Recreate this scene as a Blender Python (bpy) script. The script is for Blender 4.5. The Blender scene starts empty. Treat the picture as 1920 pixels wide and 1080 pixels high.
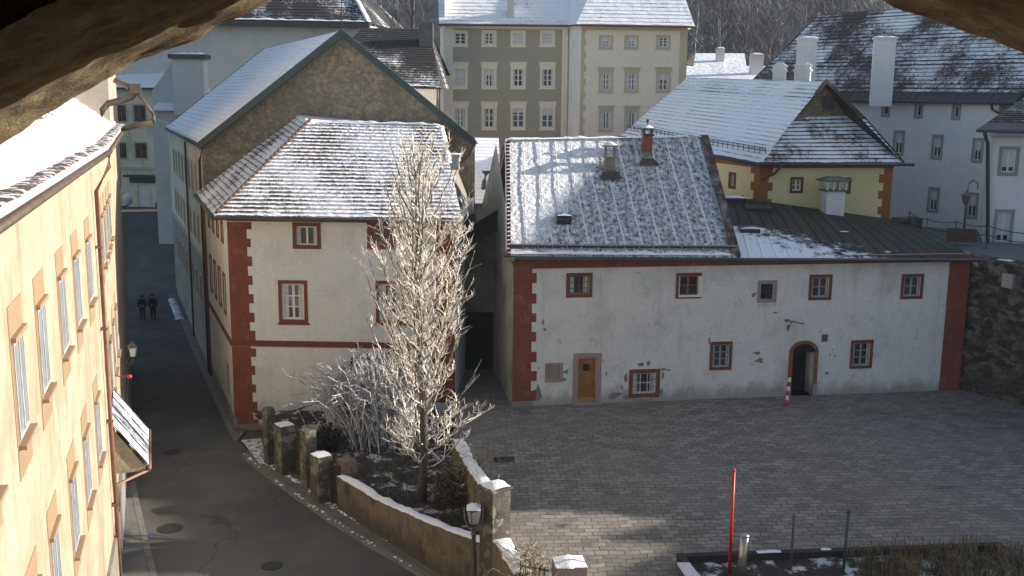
import bpy, bmesh, math, random
from mathutils import Vector, Matrix, noise
random.seed(7)
SC = bpy.context.scene
COL = SC.collection
R = math.radians
V = Vector
# ------------------------------------------------------------------ camera model (survey of the view)
FPX, TH, RHO, CZ = 1950.0, R(10.46), 0.010, 13.0
cT, sT = math.cos(TH), math.sin(TH)
def ray(px, py):
    x, y = px-960.0, py-540.0
    x, y = x+RHO*y, y-RHO*x
    cx, cy = x/FPX, -y/FPX
    return V((cx, cT+cy*sT, -sT+cy*cT))
def at(px, py, Y):
    d = ray(px, py); t = Y/d.y
    return V((d.x*t, Y, CZ+d.z*t))
def atz(px, py, z):
    d = ray(px, py); t = (z-CZ)/d.z
    return V((d.x*t, d.y*t, z))
SUN_A, SUN_E = R(9.0), R(18.0)
SUN = V((math.cos(SUN_E)*math.cos(SUN_A), math.cos(SUN_E)*math.sin(SUN_A), math.sin(SUN_E)))
# ------------------------------------------------------------------ tagging and linking
ORG = {}
def tag(o, label=None, cat=None, group=None, kind=None):
    if label: o['label'] = label
    if cat: o['category'] = cat
    if group: o['group'] = group
    if kind: o['kind'] = kind
    return o
def thing(name, label, cat, loc=(0,0,0), group=None):
    o = bpy.data.objects.new(name, None); COL.objects.link(o)
    o.empty_display_size = .3
    o.location = loc; ORG[o] = V(loc)
    return tag(o, label, cat, group)
def copy_tree(o, parent=None):
    c = o.copy(); COL.objects.link(c); c.parent = parent
    for ch in list(o.children): copy_tree(ch, c)
    return c
class MB:
    def __init__(s): s.v=[]; s.f=[]; s.uv=[]; s.mi=[]
    def face(s, pts, uv=None, m=0):
        b=len(s.v); s.v += [tuple(p) for p in pts]; s.f.append(tuple(range(b,b+len(pts))))
        if uv is None:
            p=[V(q) for q in pts]; e=(p[1]-p[0]); L=e.length or 1; e=e/L
            n=e.cross(p[-1]-p[0])
            if n.length<1e-9: n=V((0,0,1))
            n.normalize(); g=n.cross(e)
            uv=[((q-p[0]).dot(e),(q-p[0]).dot(g)) for q in p]
        s.uv += uv; s.mi.append(m)
    def grid(s, P, UV=None, m=0):
        # P[i][j] shared-vertex grid
        ni,nj=len(P),len(P[0]); b=len(s.v)
        for row in P: s.v += [tuple(p) for p in row]
        for i in range(ni-1):
            for j in range(nj-1):
                q=((i,j),(i,j+1),(i+1,j+1),(i+1,j))
                s.f.append(tuple(b+a*nj+c for a,c in q)); s.mi.append(m)
                s.uv += [UV[a][c] if UV else (c*1.0,a*1.0) for a,c in q]
    def hexa(s, c, m=0):
        # c: 8 corners 0-3 bottom ccw, 4-7 top ccw
        for q in ((3,2,1,0),(4,5,6,7),(0,1,5,4),(1,2,6,5),(2,3,7,6),(3,0,4,7)):
            s.face([c[i] for i in q], m=m)
    def box(s, c, sx, sy, sz, rz=0, m=0, taper=1.0):
        # c = centre of bottom
        c=V(c); ca,sa=math.cos(rz),math.sin(rz); P=[]
        for z,k in ((0,1),(sz,taper)):
            for x,y in ((-1,-1),(1,-1),(1,1),(-1,1)):
                dx,dy=x*sx/2*k,y*sy/2*k
                P.append(c+V((dx*ca-dy*sa,dx*sa+dy*ca,z)))
        s.hexa(P,m)
    def tube(s, path, r, n=8, m=0, cap=True):
        path=[V(p) for p in path]; k=len(path)
        rr = r if isinstance(r,(list,tuple)) else [r]*k
        ref=V((0,0,1)); rings=[]; b=len(s.v)
        for i in range(k):
            t=(path[min(i+1,k-1)]-path[max(i-1,0)])
            if t.length<1e-9: t=V((0,0,1))
            t.normalize()
            a=t.cross(ref)
            if a.length<.2: a=t.cross(V((1,0.1,0)))
            a.normalize(); c=a.cross(t)
            for j in range(n):
                w=2*math.pi*j/n
                s.v.append(tuple(path[i]+(a*math.cos(w)+c*math.sin(w))*rr[i]))
        for i in range(k-1):
            for j in range(n):
                j2=(j+1)%n
                s.f.append((b+i*n+j,b+i*n+j2,b+(i+1)*n+j2,b+(i+1)*n+j)); s.mi.append(m)
                s.uv += [(j/n,i),((j+1)/n,i),((j+1)/n,i+1),(j/n,i+1)]
        if cap:
            s.f.append(tuple(b+j for j in range(n))[::-1]); s.mi.append(m); s.uv+=[(0,0)]*n
            s.f.append(tuple(b+(k-1)*n+j for j in range(n))); s.mi.append(m); s.uv+=[(0,0)]*n
    def lathe(s, c, prof, n=16, m=0):
        c=V(c)
        s.tube([c+V((0,0,z)) for r_,z in prof],[max(r_,1e-4) for r_,z in prof],n,m)
    def build(s, name, mats, parent=None, smooth=False, bevel=0):
        me=bpy.data.meshes.new(name)
        o0 = V((0,0,0)); p=parent
        if parent is not None: o0 = ORG.get(parent, V((0,0,0)))
        me.from_pydata([tuple(V(v)-o0) for v in s.v],[],s.f)
        uvl=me.uv_layers.new(name='UVMap')
        flat=[0.0]*(2*len(s.uv))
        for i,(a,b_) in enumerate(s.uv): flat[2*i]=a; flat[2*i+1]=b_
        uvl.data.foreach_set('uv',flat)
        mats = mats if isinstance(mats,(list,tuple)) else [mats]
        for mm in mats: me.materials.append(mm)
        me.polygons.foreach_set('material_index',s.mi)
        if smooth: me.polygons.foreach_set('use_smooth',[True]*len(me.polygons))
        me.update()
        o=bpy.data.objects.new(name,me); COL.objects.link(o)
        if parent is not None: o.parent=parent
        ORG[o]=o0
        if bevel:
            md=o.modifiers.new('Bevel','BEVEL'); md.width=bevel; md.segments=2; md.limit_method='ANGLE'
        return o
def alone(mb, name, mats, label, cat, smooth=False, group=None, kind=None, org=None, bevel=0):
    """one-mesh top-level thing, origin moved to its base"""
    if org is None:
        xs=[v[0] for v in mb.v]; ys=[v[1] for v in mb.v]; zs=[v[2] for v in mb.v]
        org=((min(xs)+max(xs))/2,(min(ys)+max(ys))/2,min(zs))
    mb.v=[tuple(V(v)-V(org)) for v in mb.v]
    o=mb.build(name,mats,None,smooth,bevel); o.location=org; ORG[o]=V(org)
    return tag(o,label,cat,group,kind)
# ------------------------------------------------------------------ materials
MATS={}
class NT:
    def __init__(s,name):
        s.m=bpy.data.materials.new(name); s.m.use_nodes=True
        s.t=s.m.node_tree; s.b=s.t.nodes['Principled BSDF']; s.L=s.t.links.new
        MATS[name]=s.m
    def n(s,typ,**kw):
        nd=s.t.nodes.new(typ)
        for k,v in kw.items(): setattr(nd,k,v)
        return nd
    def val(s,sock,x):
        if hasattr(x,'is_output') or hasattr(x,'links'): s.L(x,sock)
        else: sock.default_value=x
    def math(s,op,a,b=0.0,c=0.0,clamp=False):
        nd=s.n('ShaderNodeMath',operation=op); nd.use_clamp=clamp
        s.val(nd.inputs[0],a); s.val(nd.inputs[1],b); s.val(nd.inputs[2],c); return nd.outputs[0]
    def pos(s): return s.n('ShaderNodeNewGeometry').outputs['Position']
    def uv(s): return s.n('ShaderNodeUVMap',uv_map='UVMap').outputs['UV']
    def obj(s): return s.n('ShaderNodeTexCoord').outputs['Object']
    def map(s,v,sc=(1,1,1),loc=(0,0,0),rot=(0,0,0)):
        nd=s.n('ShaderNodeMapping'); s.L(v,nd.inputs[0])
        nd.inputs['Scale'].default_value=sc; nd.inputs['Location'].default_value=loc; nd.inputs['Rotation'].default_value=rot
        return nd.outputs[0]
    def noise(s,v,scale,det=4,rough=.6,dist=0):
        nd=s.n('ShaderNodeTexNoise'); s.L(v,nd.inputs['Vector'])
        nd.inputs['Scale'].default_value=scale; nd.inputs['Detail'].default_value=det
        nd.inputs['Roughness'].default_value=rough; nd.inputs['Distortion'].default_value=dist
        return nd.outputs['Fac']
    def voro(s,v,scale,feat='F1',out='Distance'):
        nd=s.n('ShaderNodeTexVoronoi',feature=feat); s.L(v,nd.inputs['Vector']); nd.inputs['Scale'].default_value=scale
        return nd.outputs[out]
    def step(s,x,a,b):
        nd=s.n('ShaderNodeMapRange',interpolation_type='SMOOTHSTEP'); s.val(nd.inputs[0],x)
        nd.inputs[1].default_value=a; nd.inputs[2].default_value=b; return nd.outputs[0]
    def mix(s,f,a,b):
        nd=s.n('ShaderNodeMix',data_type='RGBA'); s.val(nd.inputs[0],f)
        for k,c in ((6,a),(7,b)):
            if hasattr(c,'links'): s.L(c,nd.inputs[k])
            else: nd.inputs[k].default_value=(*c[:3],1)
        return nd.outputs[2]
    def sep(s,v):
        nd=s.n('ShaderNodeSeparateXYZ'); s.L(v,nd.inputs[0]); return nd.outputs
    def col(s,c): s.L(c,s.b.inputs['Base Color']) if hasattr(c,'links') else s.b.inputs['Base Color'].__setattr__('default_value',(*c,1))
    def rough(s,r): s.val(s.b.inputs['Roughness'],r)
    def bump(s,h,strength=.5,dist=.02,prev=None):
        nd=s.n('ShaderNodeBump'); s.val(nd.inputs['Height'],h)
        nd.inputs['Strength'].default_value=strength; nd.inputs['Distance'].default_value=dist
        if prev is not None: s.L(prev,nd.inputs['Normal'])
        s.L(nd.outputs[0],s.b.inputs['Normal']); return nd.outputs[0]
def plain(name,c,rough=.7,var=.25,scale=6,metal=0,bump=0,bs=30):
    t=NT(name); p=t.pos(); f=t.noise(p,scale,5)
    c2=tuple(x*(1-var) for x in c); c1=tuple(min(1,x*(1+var*.6)) for x in c)
    t.col(t.mix(t.step(f,.3,.7),c2,c1)); t.rough(rough); t.b.inputs['Metallic'].default_value=metal
    if bump: t.bump(t.noise(p,bs,4),bump,.02)
    return t.m
def plaster(name,c,stain,amt=.5,patch=None,pamt=.0,streak=.5,bump=.25,scale=.55,pth=.66,damp=None):
    t=NT(name); p=t.pos()
    big=t.noise(p,scale,6,.65); fine=t.noise(p,9,5,.7)
    st=t.noise(t.map(p,(2.2,2.2,.22)),1.1,5,.65)
    c0=t.mix(t.step(fine,.25,.75),tuple(x*.88 for x in c),tuple(min(1,x*1.06) for x in c))
    c0=t.mix(t.math('MULTIPLY',t.step(big,.45,.72),amt),c0,stain)
    c0=t.mix(t.math('MULTIPLY',t.step(st,.5,.8),streak),c0,stain)
    if patch:
        pm=t.step(t.noise(t.map(p,(1,1,1),(7,3,1)),1.7,7,.72),pth-.03,pth+.03)
        c0=t.mix(t.math('MULTIPLY',pm,pamt),c0,patch)
    if damp:
        z=t.sep(p)[2]; k=t.math('ADD',t.math('DIVIDE',t.math('SUBTRACT',z,damp[0]),damp[1]),t.math('MULTIPLY',t.math('SUBTRACT',t.noise(t.map(p,(1,1,.6)),1.3,7,.7),.5),2.2))
        c0=t.mix(t.math('MULTIPLY',t.math('SUBTRACT',1.0,t.step(k,.1,1.1)),damp[2]),c0,damp[3])
    t.col(c0); t.rough(.92)
    t.bump(t.math('ADD',t.noise(p,14,6,.7),t.math('MULTIPLY',big,1.5)),bump,.03)
    return t.m
def rubble(name,c1,c2,mortar,scale=2.5,bump=.8,moss=None,zs=1.5):
    t=NT(name); p=t.pos()
    w=t.n('ShaderNodeVectorMath',operation='ADD'); t.L(p,w.inputs[0])
    nz=t.n('ShaderNodeTexNoise'); t.L(p,nz.inputs['Vector']); nz.inputs['Scale'].default_value=2.3
    sc=t.n('ShaderNodeVectorMath',operation='SCALE'); t.L(nz.outputs['Color'],sc.inputs[0]); sc.inputs['Scale'].default_value=.5
    t.L(sc.outputs[0],w.inputs[1]); q=t.map(w.outputs[0],(1,1,zs))
    d=t.voro(q,scale,'DISTANCE_TO_EDGE'); cc=t.voro(q,scale,'F1','Color')
    g=t.sep(cc)[0]
    f=t.noise(p,6,6,.7)
    a=t.mix(g,c1,c2); a=t.mix(t.math('MULTIPLY',t.step(f,.35,.7),.6),a,tuple(x*.5 for x in c1))
    big=t.noise(p,.5,5,.6)
    m=t.step(t.math('ADD',d,t.math('MULTIPLY',big,.12)),.06,.14)
    a=t.mix(m,mortar,a)
    if moss: a=t.mix(t.math('MULTIPLY',t.step(t.noise(p,.8,7,.7),.48,.62),.85),a,moss)
    t.col(a); t.rough(.95)
    t.bump(t.math('ADD',t.math('MULTIPLY',t.step(d,.0,.2),1.0),t.math('MULTIPLY',f,.7)),bump,.06)
    return t.m
def snowroof(name,tile,pitch=.33,cover=.55,band=.35,tw=.22,lump=.5,snow=(.86,.88,.92),ribs=0,nscale=.45,contrast=.22,lumpscale=2.6,drift=0):
    """tile courses in UV metres, snow lying in patches; band = how much of each course stays bare"""
    t=NT(name); uv=t.uv(); u,v,_=t.sep(uv)
    vr=t.math('DIVIDE',v,pitch); row=t.math('FLOOR',vr); fr=t.math('FRACT',vr)
    ur=t.math('ADD',t.math('DIVIDE',u,tw),t.math('MULTIPLY',row,.5)); fu=t.math('FRACT',ur)
    n1=t.noise(t.map(uv,(1,.8,1)),nscale,6,.62)
    n2=t.noise(t.map(uv,(1.3,1,1),(9,4,0)),3.2,4,.6)
    n3=t.noise(t.map(uv,(1,1,1),(2,8,0)),13,3,.6)
    # snow amount
    am=t.math('ADD',t.math('ADD',t.math('MULTIPLY',t.math('SUBTRACT',n1,.5),2.0),t.math('MULTIPLY',t.math('SUBTRACT',n2,.5),.7)),t.math('MULTIPLY',t.math('SUBTRACT',n3,.5),.95))
    lo=t.math('SUBTRACT',1.0,t.step(fr,.0,.34))   # bare near the lower lip of each course
    am=t.math('ADD',am,t.math('SUBTRACT',cover,t.math('MULTIPLY',lo,t.math('MULTIPLY',t.math('ADD',.25,t.math('MULTIPLY',n2,1.5)),band))))
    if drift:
        kk=t.math('SUBTRACT',t.math('MULTIPLY',v,.66),t.math('SUBTRACT',u,.3)); am=t.math('ADD',am,t.math('MULTIPLY',t.step(kk,-1.3,.9),.75))  # fuller snow over the sunlit corner, also painting its brighter tone
    if ribs:
        fb=t.math('FRACT',t.math('DIVIDE',u,ribs)); rb=t.math('SUBTRACT',1.0,t.step(t.math('ABSOLUTE',t.math('SUBTRACT',fb,.5)),.02,.07))
        am=t.math('ADD',am,t.math('MULTIPLY',rb,.55))
    sm=t.step(am,.2-contrast*.5,.2+contrast)
    gap=t.math('SUBTRACT',1.0,t.step(fu,.02,.10))
    tcol=t.mix(n3,tuple(x*.55 for x in tile),tuple(x*1.35 for x in tile))
    tcol=t.mix(t.math('MULTIPLY',gap,.6),tcol,tuple(x*.3 for x in tile))
    t.col(t.mix(sm,tcol,snow)); t.rough(t.math('ADD',.75,t.math('MULTIPLY',sm,.1)))
    t.b.inputs['Specular IOR Level'].default_value=.3
    lumps=t.noise(t.map(uv,(1,1.25,1)),lumpscale,5,.6,.4)
    h=t.math('ADD',t.math('MULTIPLY',lumps,lump),t.math('MULTIPLY',sm,.25))
    h=t.math('ADD',h,t.math('MULTIPLY',t.math('SUBTRACT',1.0,fr),.35*(1 if band>0 else 0)))
    t.bump(h,.9,.09)
    return t.m
WHITE=plaster('white_plaster',(.74,.74,.73),(.42,.41,.39),.35,None,0,.35,damp=(-1.6,1.6,.55,(.30,.28,.25)))
WHITEC=plaster('weathered_white_plaster',(.74,.73,.71),(.44,.42,.39),.5,(.36,.35,.33),.45,.45,.6,.8,pth=.62,damp=(0,.75,.75,(.25,.24,.22)))
WHITER=plaster('grey_white_plaster',(.80,.79,.78),(.58,.57,.56),.3,None,0,.3)
def ochrem():
    t=NT('ochre_plaster'); p=t.pos(); a=t.noise(p,.5,7,.7,.4); b=t.noise(t.map(p,(1.6,1.6,.3)),1.0,6,.7); c=t.noise(p,2.2,7,.75,.5); f=t.noise(p,12,5,.7); g=t.noise(t.map(p,(1,1,.7),(9,2,5)),.9,7,.75)
    k=t.mix(t.step(f,.25,.75),(.38,.325,.235),(.47,.405,.295)); k=t.mix(t.math('MULTIPLY',t.step(a,.42,.60),.75),k,(.30,.26,.185)); k=t.mix(t.math('MULTIPLY',t.step(b,.50,.68),.7),k,(.24,.205,.15))
    k=t.mix(t.math('MULTIPLY',t.step(g,.56,.60),.55),k,(.50,.45,.36)); k=t.mix(t.math('MULTIPLY',t.step(c,.58,.68),.6),k,(.27,.24,.18))
    t.col(k); t.rough(.93); t.bump(t.math('ADD',f,t.math('ADD',c,t.math('MULTIPLY',g,.8))),.7,.03); return t.m
OCHRE=ochrem()
TILEMIX=NT('tiles_breaking_through_snow'); _p=TILEMIX.pos(); TILEMIX.col(TILEMIX.mix(TILEMIX.step(TILEMIX.noise(_p,3.2,6,.75),.48,.58),(.095,.06,.045),(.86,.87,.9))); TILEMIX.rough(.85); TILEMIX.bump(TILEMIX.noise(_p,7,5,.7),1,.08); TILEMIX=TILEMIX.m
PALE=plaster('pale_plaster',(.64,.63,.60),(.46,.45,.43),.45,None,0,.4)
DIMW=plaster('dim_street_plaster',(.80,.71,.56),(.28,.26,.22),.5,None,0,.5)
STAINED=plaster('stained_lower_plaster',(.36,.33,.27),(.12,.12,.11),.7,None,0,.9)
GREYP=plaster('taupe_plaster',(.40,.36,.28),(.35,.31,.245),.4,None,0,.3,.1)
CREAM=plaster('cream_plaster',(.84,.76,.62),(.74,.67,.55),.35,None,0,.3,.1)
BEIGE=plaster('beige_trim',(.56,.48,.34),(.46,.40,.29),.35,None,0,.3,.1)
YELL=plaster('yellow_plaster',(.82,.69,.38),(.70,.58,.33),.4,None,0,.35,.15)
GREYC=plaster('grey_cement',(.25,.235,.205),(.12,.115,.10),.6,None,0,.6,.5)
def roughcast():
    t=NT('rough_stucco'); p=t.pos()
    a=t.noise(p,1.1,8,.72,.6); b=t.noise(p,3.4,7,.75,.8); c=t.noise(t.map(p,(1,1,1.4),(4,4,4)),.35,5,.6)
    d=t.voro(t.map(p,(1,1,1.5)),3.6,'F1','Distance')
    k=t.mix(t.step(b,.38,.62),(.17,.145,.11),(.33,.285,.21)); k=t.mix(t.math('MULTIPLY',t.step(a,.5,.66),.6),k,(.42,.37,.28)); k=t.mix(t.math('MULTIPLY',t.step(c,.45,.65),.55),k,(.17,.15,.12))
    k=t.mix(t.math('MULTIPLY',t.step(d,.38,.62),.35),k,(.12,.10,.08))
    t.col(k); t.rough(.95); t.bump(t.math('ADD',b,t.math('MULTIPLY',a,1.2)),.9,.07); return t.m
STUCCO=roughcast()
GSTONE=rubble('gablet_stone',(.36,.29,.17),(.22,.17,.10),(.10,.08,.05),4.5,.8)
def mossy():
    t=NT('retaining_stone'); p=t.pos(); q=t.map(p,(1,1,1.6))
    a=t.noise(q,1.7,8,.75,1.0); b=t.noise(q,4.5,6,.75,.5); c=t.noise(p,.45,5,.65); d=t.voro(q,2.6,'F1','Color'); e=t.sep(d)[0]
    k=t.mix(t.step(t.math('ADD',t.math('MULTIPLY',b,.6),t.math('MULTIPLY',e,.4)),.35,.7),(.035,.035,.028),(.20,.185,.155)); k=t.mix(t.math('MULTIPLY',t.step(a,.45,.6),.75),k,(.028,.032,.020)); k=t.mix(t.math('MULTIPLY',t.step(c,.5,.65),.6),k,(.09,.078,.055)); k=t.mix(t.math('MULTIPLY',t.step(t.noise(q,2.4,5,.7),.62,.70),.8),k,(.27,.26,.23))
    t.col(k); t.rough(.95); t.bump(t.math('ADD',b,t.math('ADD',a,t.math('MULTIPLY',e,.5))),1.0,.12); return t.m
RWALL=mossy()
GWALL=plaster('garden_wall_plaster',(.165,.138,.105),(.04,.035,.028),.95,(.215,.15,.09),.75,.95,1.0,1.3,pth=.55,damp=(-1.5,.8,.8,(.05,.045,.035)))
PILL=plaster('pillar_stone',(.105,.095,.078),(.032,.029,.024),.9,(.27,.25,.21),.8,.9,1.0,1.3,pth=.55)
def archstone():
    t=NT('arch_stone'); p=t.pos(); a=t.noise(p,3.2,9,.75,.4); b=t.noise(p,30,6,.8); c=t.noise(p,9,6,.75,.4)
    k=t.mix(t.step(a,.35,.65),(.24,.17,.09),(.56,.43,.25)); k=t.mix(t.math('MULTIPLY',t.step(c,.48,.7),.6),k,(.16,.115,.065)); k=t.mix(t.math('MULTIPLY',t.step(b,.55,.75),.5),k,(.5,.40,.25))
    t.col(k); t.rough(.95); t.bump(t.math('ADD',t.math('MULTIPLY',b,.6),t.math('ADD',c,t.math('MULTIPLY',a,2.0))),1.0,.06); return t.m
ARCH=archstone()
RED=plaster('oxide_red_paint',(.225,.062,.038),(.13,.045,.032),.6,(.31,.13,.09),.5,.5,.3,.9,pth=.58)
BROWNR=plaster('brown_red_timber',(.19,.062,.036),(.12,.045,.03),.4,None,0,.3,.1)
ORANGE=plaster('orange_brown_paint',(.34,.12,.035),(.24,.085,.03),.5,None,0,.4,.15)
TAN=plaster('tan_surround',(.30,.205,.13),(.22,.15,.10),.4,None,0,.3,.1)
SASH=plain('grey_blue_sash',(.40,.41,.42),.6,.25,4)
GREYS=plaster('grey_stone_trim',(.33,.32,.31),(.24,.235,.23),.4,None,0,.3,.15)
PINKS=plaster('pink_grey_stone',(.36,.27,.24),(.26,.21,.19),.5,None,0,.3,.3)
WTRIM=plain('white_paint',(.72,.71,.67),.5,.08)
CURT=plain('curtain_cloth',(.62,.62,.60),.9,.2,9)
BLIND=plain('pale_blind',(.60,.61,.63),.7,.1)
SNOWM=NT('packed_snow'); _p=SNOWM.pos(); SNOWM.col((.86,.88,.92)); SNOWM.rough(.8); SNOWM.bump(SNOWM.noise(_p,9,6,.65),.7,.05); SNOWM=SNOWM.m
DIRTS=NT('dirty_snow'); _p=DIRTS.pos(); DIRTS.col(DIRTS.mix(DIRTS.step(DIRTS.noise(_p,5,6,.7),.48,.62),(.8,.82,.86),(.05,.045,.04))); DIRTS.rough(.85); DIRTS.bump(DIRTS.noise(_p,9,6,.65),.9,.06); DIRTS=DIRTS.m
IRON=plain('dark_iron',(.022,.022,.023),.55,.3)
GREENM=plain('green_black_verge',(.022,.045,.045),.45,.3)
SLATEM=plain('dark_sheet_metal',(.05,.055,.055),.45,.3,2)
COPPER=plain('brown_copper',(.23,.11,.07),.5,.3,3)
RUSTP=plain('brown_pipe',(.10,.07,.05),.55,.3,5)
ZINC=plain('zinc',(.30,.30,.29),.4,.25,5,.6)
STEEL=plain('brushed_steel',(.45,.43,.39),.35,.2,3,.8)
WOODD=plain('orange_door_wood',(.36,.15,.035),.55,.25,4)
WOODK=plain('dark_timber',(.045,.036,.028),.8,.3,4,0,.5)
WOODF=plain('window_wood',(.26,.11,.035),.5,.2,6)
BRICK=plain('chimney_brick',(.25,.10,.055),.9,.5,12,0,.6)
BLACK=plain('dark_interior',(.012,.011,.010),.9,.2)  # near-black colour standing in for unlit openings; also eyes and shoes
REDP=plain('red_enamel',(.55,.02,.025),.4,.12)
WHITEP=plain('white_enamel',(.75,.74,.72),.4,.1)
GREENP=plain('green_stake',(.04,.08,.05),.6,.2)
BROWNP=plain('brown_stake',(.10,.085,.06),.7,.2)
BARK=plain('bark',(.075,.06,.047),.95,.5,8,0,1,14)
GLASS=NT('window_glass'); _p=GLASS.pos(); GLASS.col(GLASS.mix(GLASS.step(GLASS.noise(_p,.9,3),.4,.65),(.018,.021,.026),(.075,.085,.10))); GLASS.rough(.06); GLASS.bump(GLASS.noise(_p,1.6,2),.06,.02); GLASS=GLASS.m
GLASSB=NT('painted_sky_glass'); _p=GLASSB.pos(); GLASSB.col(GLASSB.mix(GLASSB.noise(_p,1.4,3),(.20,.225,.25),(.38,.42,.45))); GLASSB.rough(.08); GLASSB=GLASSB.m  # pale blue-grey base colour stands in for reflected sky
def lanternglass():
    t=NT('lantern_glass'); t.col((.36,.40,.38)); t.rough(.15); t.b.inputs['Transmission Weight'].default_value=.25; return t.m
LGLASS=lanternglass()
FROST=NT('frosted_twig'); _p=FROST.pos(); _nz=FROST.sep(FROST.n('ShaderNodeNewGeometry').outputs['Normal'])[2]; FROST.col(FROST.mix(FROST.step(FROST.math('ADD',FROST.noise(_p,5,4,.7),FROST.math('MULTIPLY',_nz,.16)),.29,.50),(.20,.15,.10),(.93,.89,.81))); FROST.rough(.7); FROST=FROST.m
FROSTG=NT('frosted_cane'); _p=FROSTG.pos(); FROSTG.col(FROSTG.mix(FROSTG.step(FROSTG.noise(_p,4,4,.7),.38,.55),(.20,.18,.16),(.58,.59,.63))); FROSTG.rough(.7); FROSTG=FROSTG.m
TILE=(.13,.085,.06); GTILE=(.085,.075,.065)
S_MAIN=snowroof('snow_on_brown_tiles',(.15,.10,.08),.30,.88,.62,.2,.7,nscale=.33,lumpscale=6)
S_HIP=snowroof('thin_snow_on_grey_tiles',GTILE,.30,.45,.35,.2,.4,nscale=.4)
S_BIG=snowroof('snow_on_big_roof',(.11,.10,.095),.36,.92,.26,.25,.2,nscale=.22)
S_CEN=snowroof('lumpy_snow_on_seamed_roof',(.10,.097,.095),.5,.36,.0,.3,3.6,ribs=.78,nscale=5.5,lumpscale=3.6,contrast=.55,drift=1)  # snow cover follows the sunlit part; thinner cover darkens the shaded part
S_GREY=snowroof('snow_on_town_house',(.16,.10,.075),.4,.62,.15,.25,.8,nscale=.35,lumpscale=1.8)
S_YEL=snowroof('snow_on_yellow_house_roof',(.10,.075,.06),.30,.80,.62,.2,.3,nscale=.3)
S_YELH=snowroof('patchy_snow_on_hip',(.085,.06,.045),.30,.42,.5,.2,.3,nscale=.42)
S_RIGHT=snowroof('streaky_snow_on_brown_roof',(.075,.052,.042),.36,.24,.62,.25,.25,nscale=.26)
S_DARK=snowroof('scant_snow_on_dark_roof',(.03,.03,.03),.4,.06,.2,.25,.3,nscale=.22)
S_FULL=snowroof('deep_snow',TILE,.4,.9,.1,.25,.5)
def metalroof():
    t=NT('seamed_metal_roof'); uv=t.uv(); u,v,_=t.sep(uv)
    pu=t.math('DIVIDE',u,.62); cell=t.math('FLOOR',pu); fu=t.math('FRACT',pu)
    wn=t.n('ShaderNodeTexWhiteNoise',noise_dimensions='2D')
    cb=t.n('ShaderNodeCombineXYZ'); t.L(cell,cb.inputs[0]); t.L(t.math('FLOOR',t.math('ADD',t.math('DIVIDE',v,2.1),t.math('MULTIPLY',cell,.37))),cb.inputs[1]); t.L(cb.outputs[0],wn.inputs['Vector'])
    n=t.noise(uv,1.2,5,.65)
    c=t.mix(wn.outputs['Value'],(.018,.028,.024),(.062,.056,.038)); c=t.mix(t.math('MULTIPLY',t.step(n,.4,.7),.6),c,(.035,.045,.042))
    seam=t.math('SUBTRACT',1.0,t.step(t.math('ABSOLUTE',t.math('SUBTRACT',fu,.5)),.35,.46)); seam=t.math('SUBTRACT',1.0,seam)
    c=t.mix(t.math('MULTIPLY',seam,.9),c,(.010,.013,.012))
    # snow lies in the lower left corner of this roof (a drift with its own outline)
    k=t.math('SUBTRACT',t.math('SUBTRACT',4.9,u),t.math('MULTIPLY',t.math('SUBTRACT',v,1.9),1.6))
    dd=t.math('ADD',t.math('MULTIPLY',k,.16),t.math('MULTIPLY',t.math('SUBTRACT',t.noise(t.map(uv,(1,1,1),(3,3,0)),1.6,7,.72),.5),3.0))
    dd=t.math('SUBTRACT',dd,t.math('MULTIPLY',t.math('GREATER_THAN',v,3.3),2.0))
    sm=t.step(dd,.05,.55)
    t.col(t.mix(sm,c,(.84,.86,.9))); t.rough(t.math('ADD',.62,t.math('MULTIPLY',sm,.25)))
    t.b.inputs['Specular IOR Level'].default_value=.22
    t.bump(t.math('ADD',seam,t.math('MULTIPLY',sm,.6)),.7,.04)
    return t.m
METALR=metalroof()
def paving():
    t=NT('stone_sett_paving'); p=t.pos()
    nz=t.n('ShaderNodeTexNoise'); t.L(p,nz.inputs['Vector']); nz.inputs['Scale'].default_value=.8
    w=t.n('ShaderNodeVectorMath',operation='MULTIPLY_ADD'); t.L(nz.outputs['Color'],w.inputs[0]); w.inputs[1].default_value=(.42,.42,0); t.L(p,w.inputs[2])
    q=t.map(w.outputs[0],(1,1,1),(0,0,0),(0,0,R(-4)))
    b=t.n('ShaderNodeTexBrick'); t.L(q,b.inputs['Vector']); b.offset=.5
    b.inputs['Scale'].default_value=1; b.inputs['Brick Width'].default_value=.44; b.inputs['Row Height'].default_value=.27
    b.inputs['Mortar Size'].default_value=.018; b.inputs['Mortar Smooth'].default_value=.3; b.inputs['Bias'].default_value=0
    b.inputs['Color1'].default_value=(.185,.168,.145,1); b.inputs['Color2'].default_value=(.32,.292,.255,1); b.inputs['Mortar'].default_value=(.075,.068,.06,1)
    n=t.noise(p,1.1,6,.65); n2=t.noise(t.map(p,(.5,1.6,1)),.9,6,.7)
    c=t.mix(t.math('MULTIPLY',t.step(n,.42,.68),.6),b.outputs['Color'],(.105,.097,.088)); c=t.mix(t.math('MULTIPLY',t.step(t.noise(p,.16,4,.6),.42,.62),.35),c,(.25,.225,.19))
    c=t.mix(t.math('MULTIPLY',t.step(n2,.60,.68),.8),c,(.04,.04,.042))
    t.col(c); t.rough(t.math('SUBTRACT',.85,t.math('MULTIPLY',t.step(n2,.6,.7),.3)))
    h=t.math('ADD',t.math('MULTIPLY',t.math('SUBTRACT',1.0,b.outputs['Fac']),1.0),t.math('MULTIPLY',t.noise(p,16,4),.5))
    t.bump(h,.8,.03); return t.m
PAVE=paving()
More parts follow.
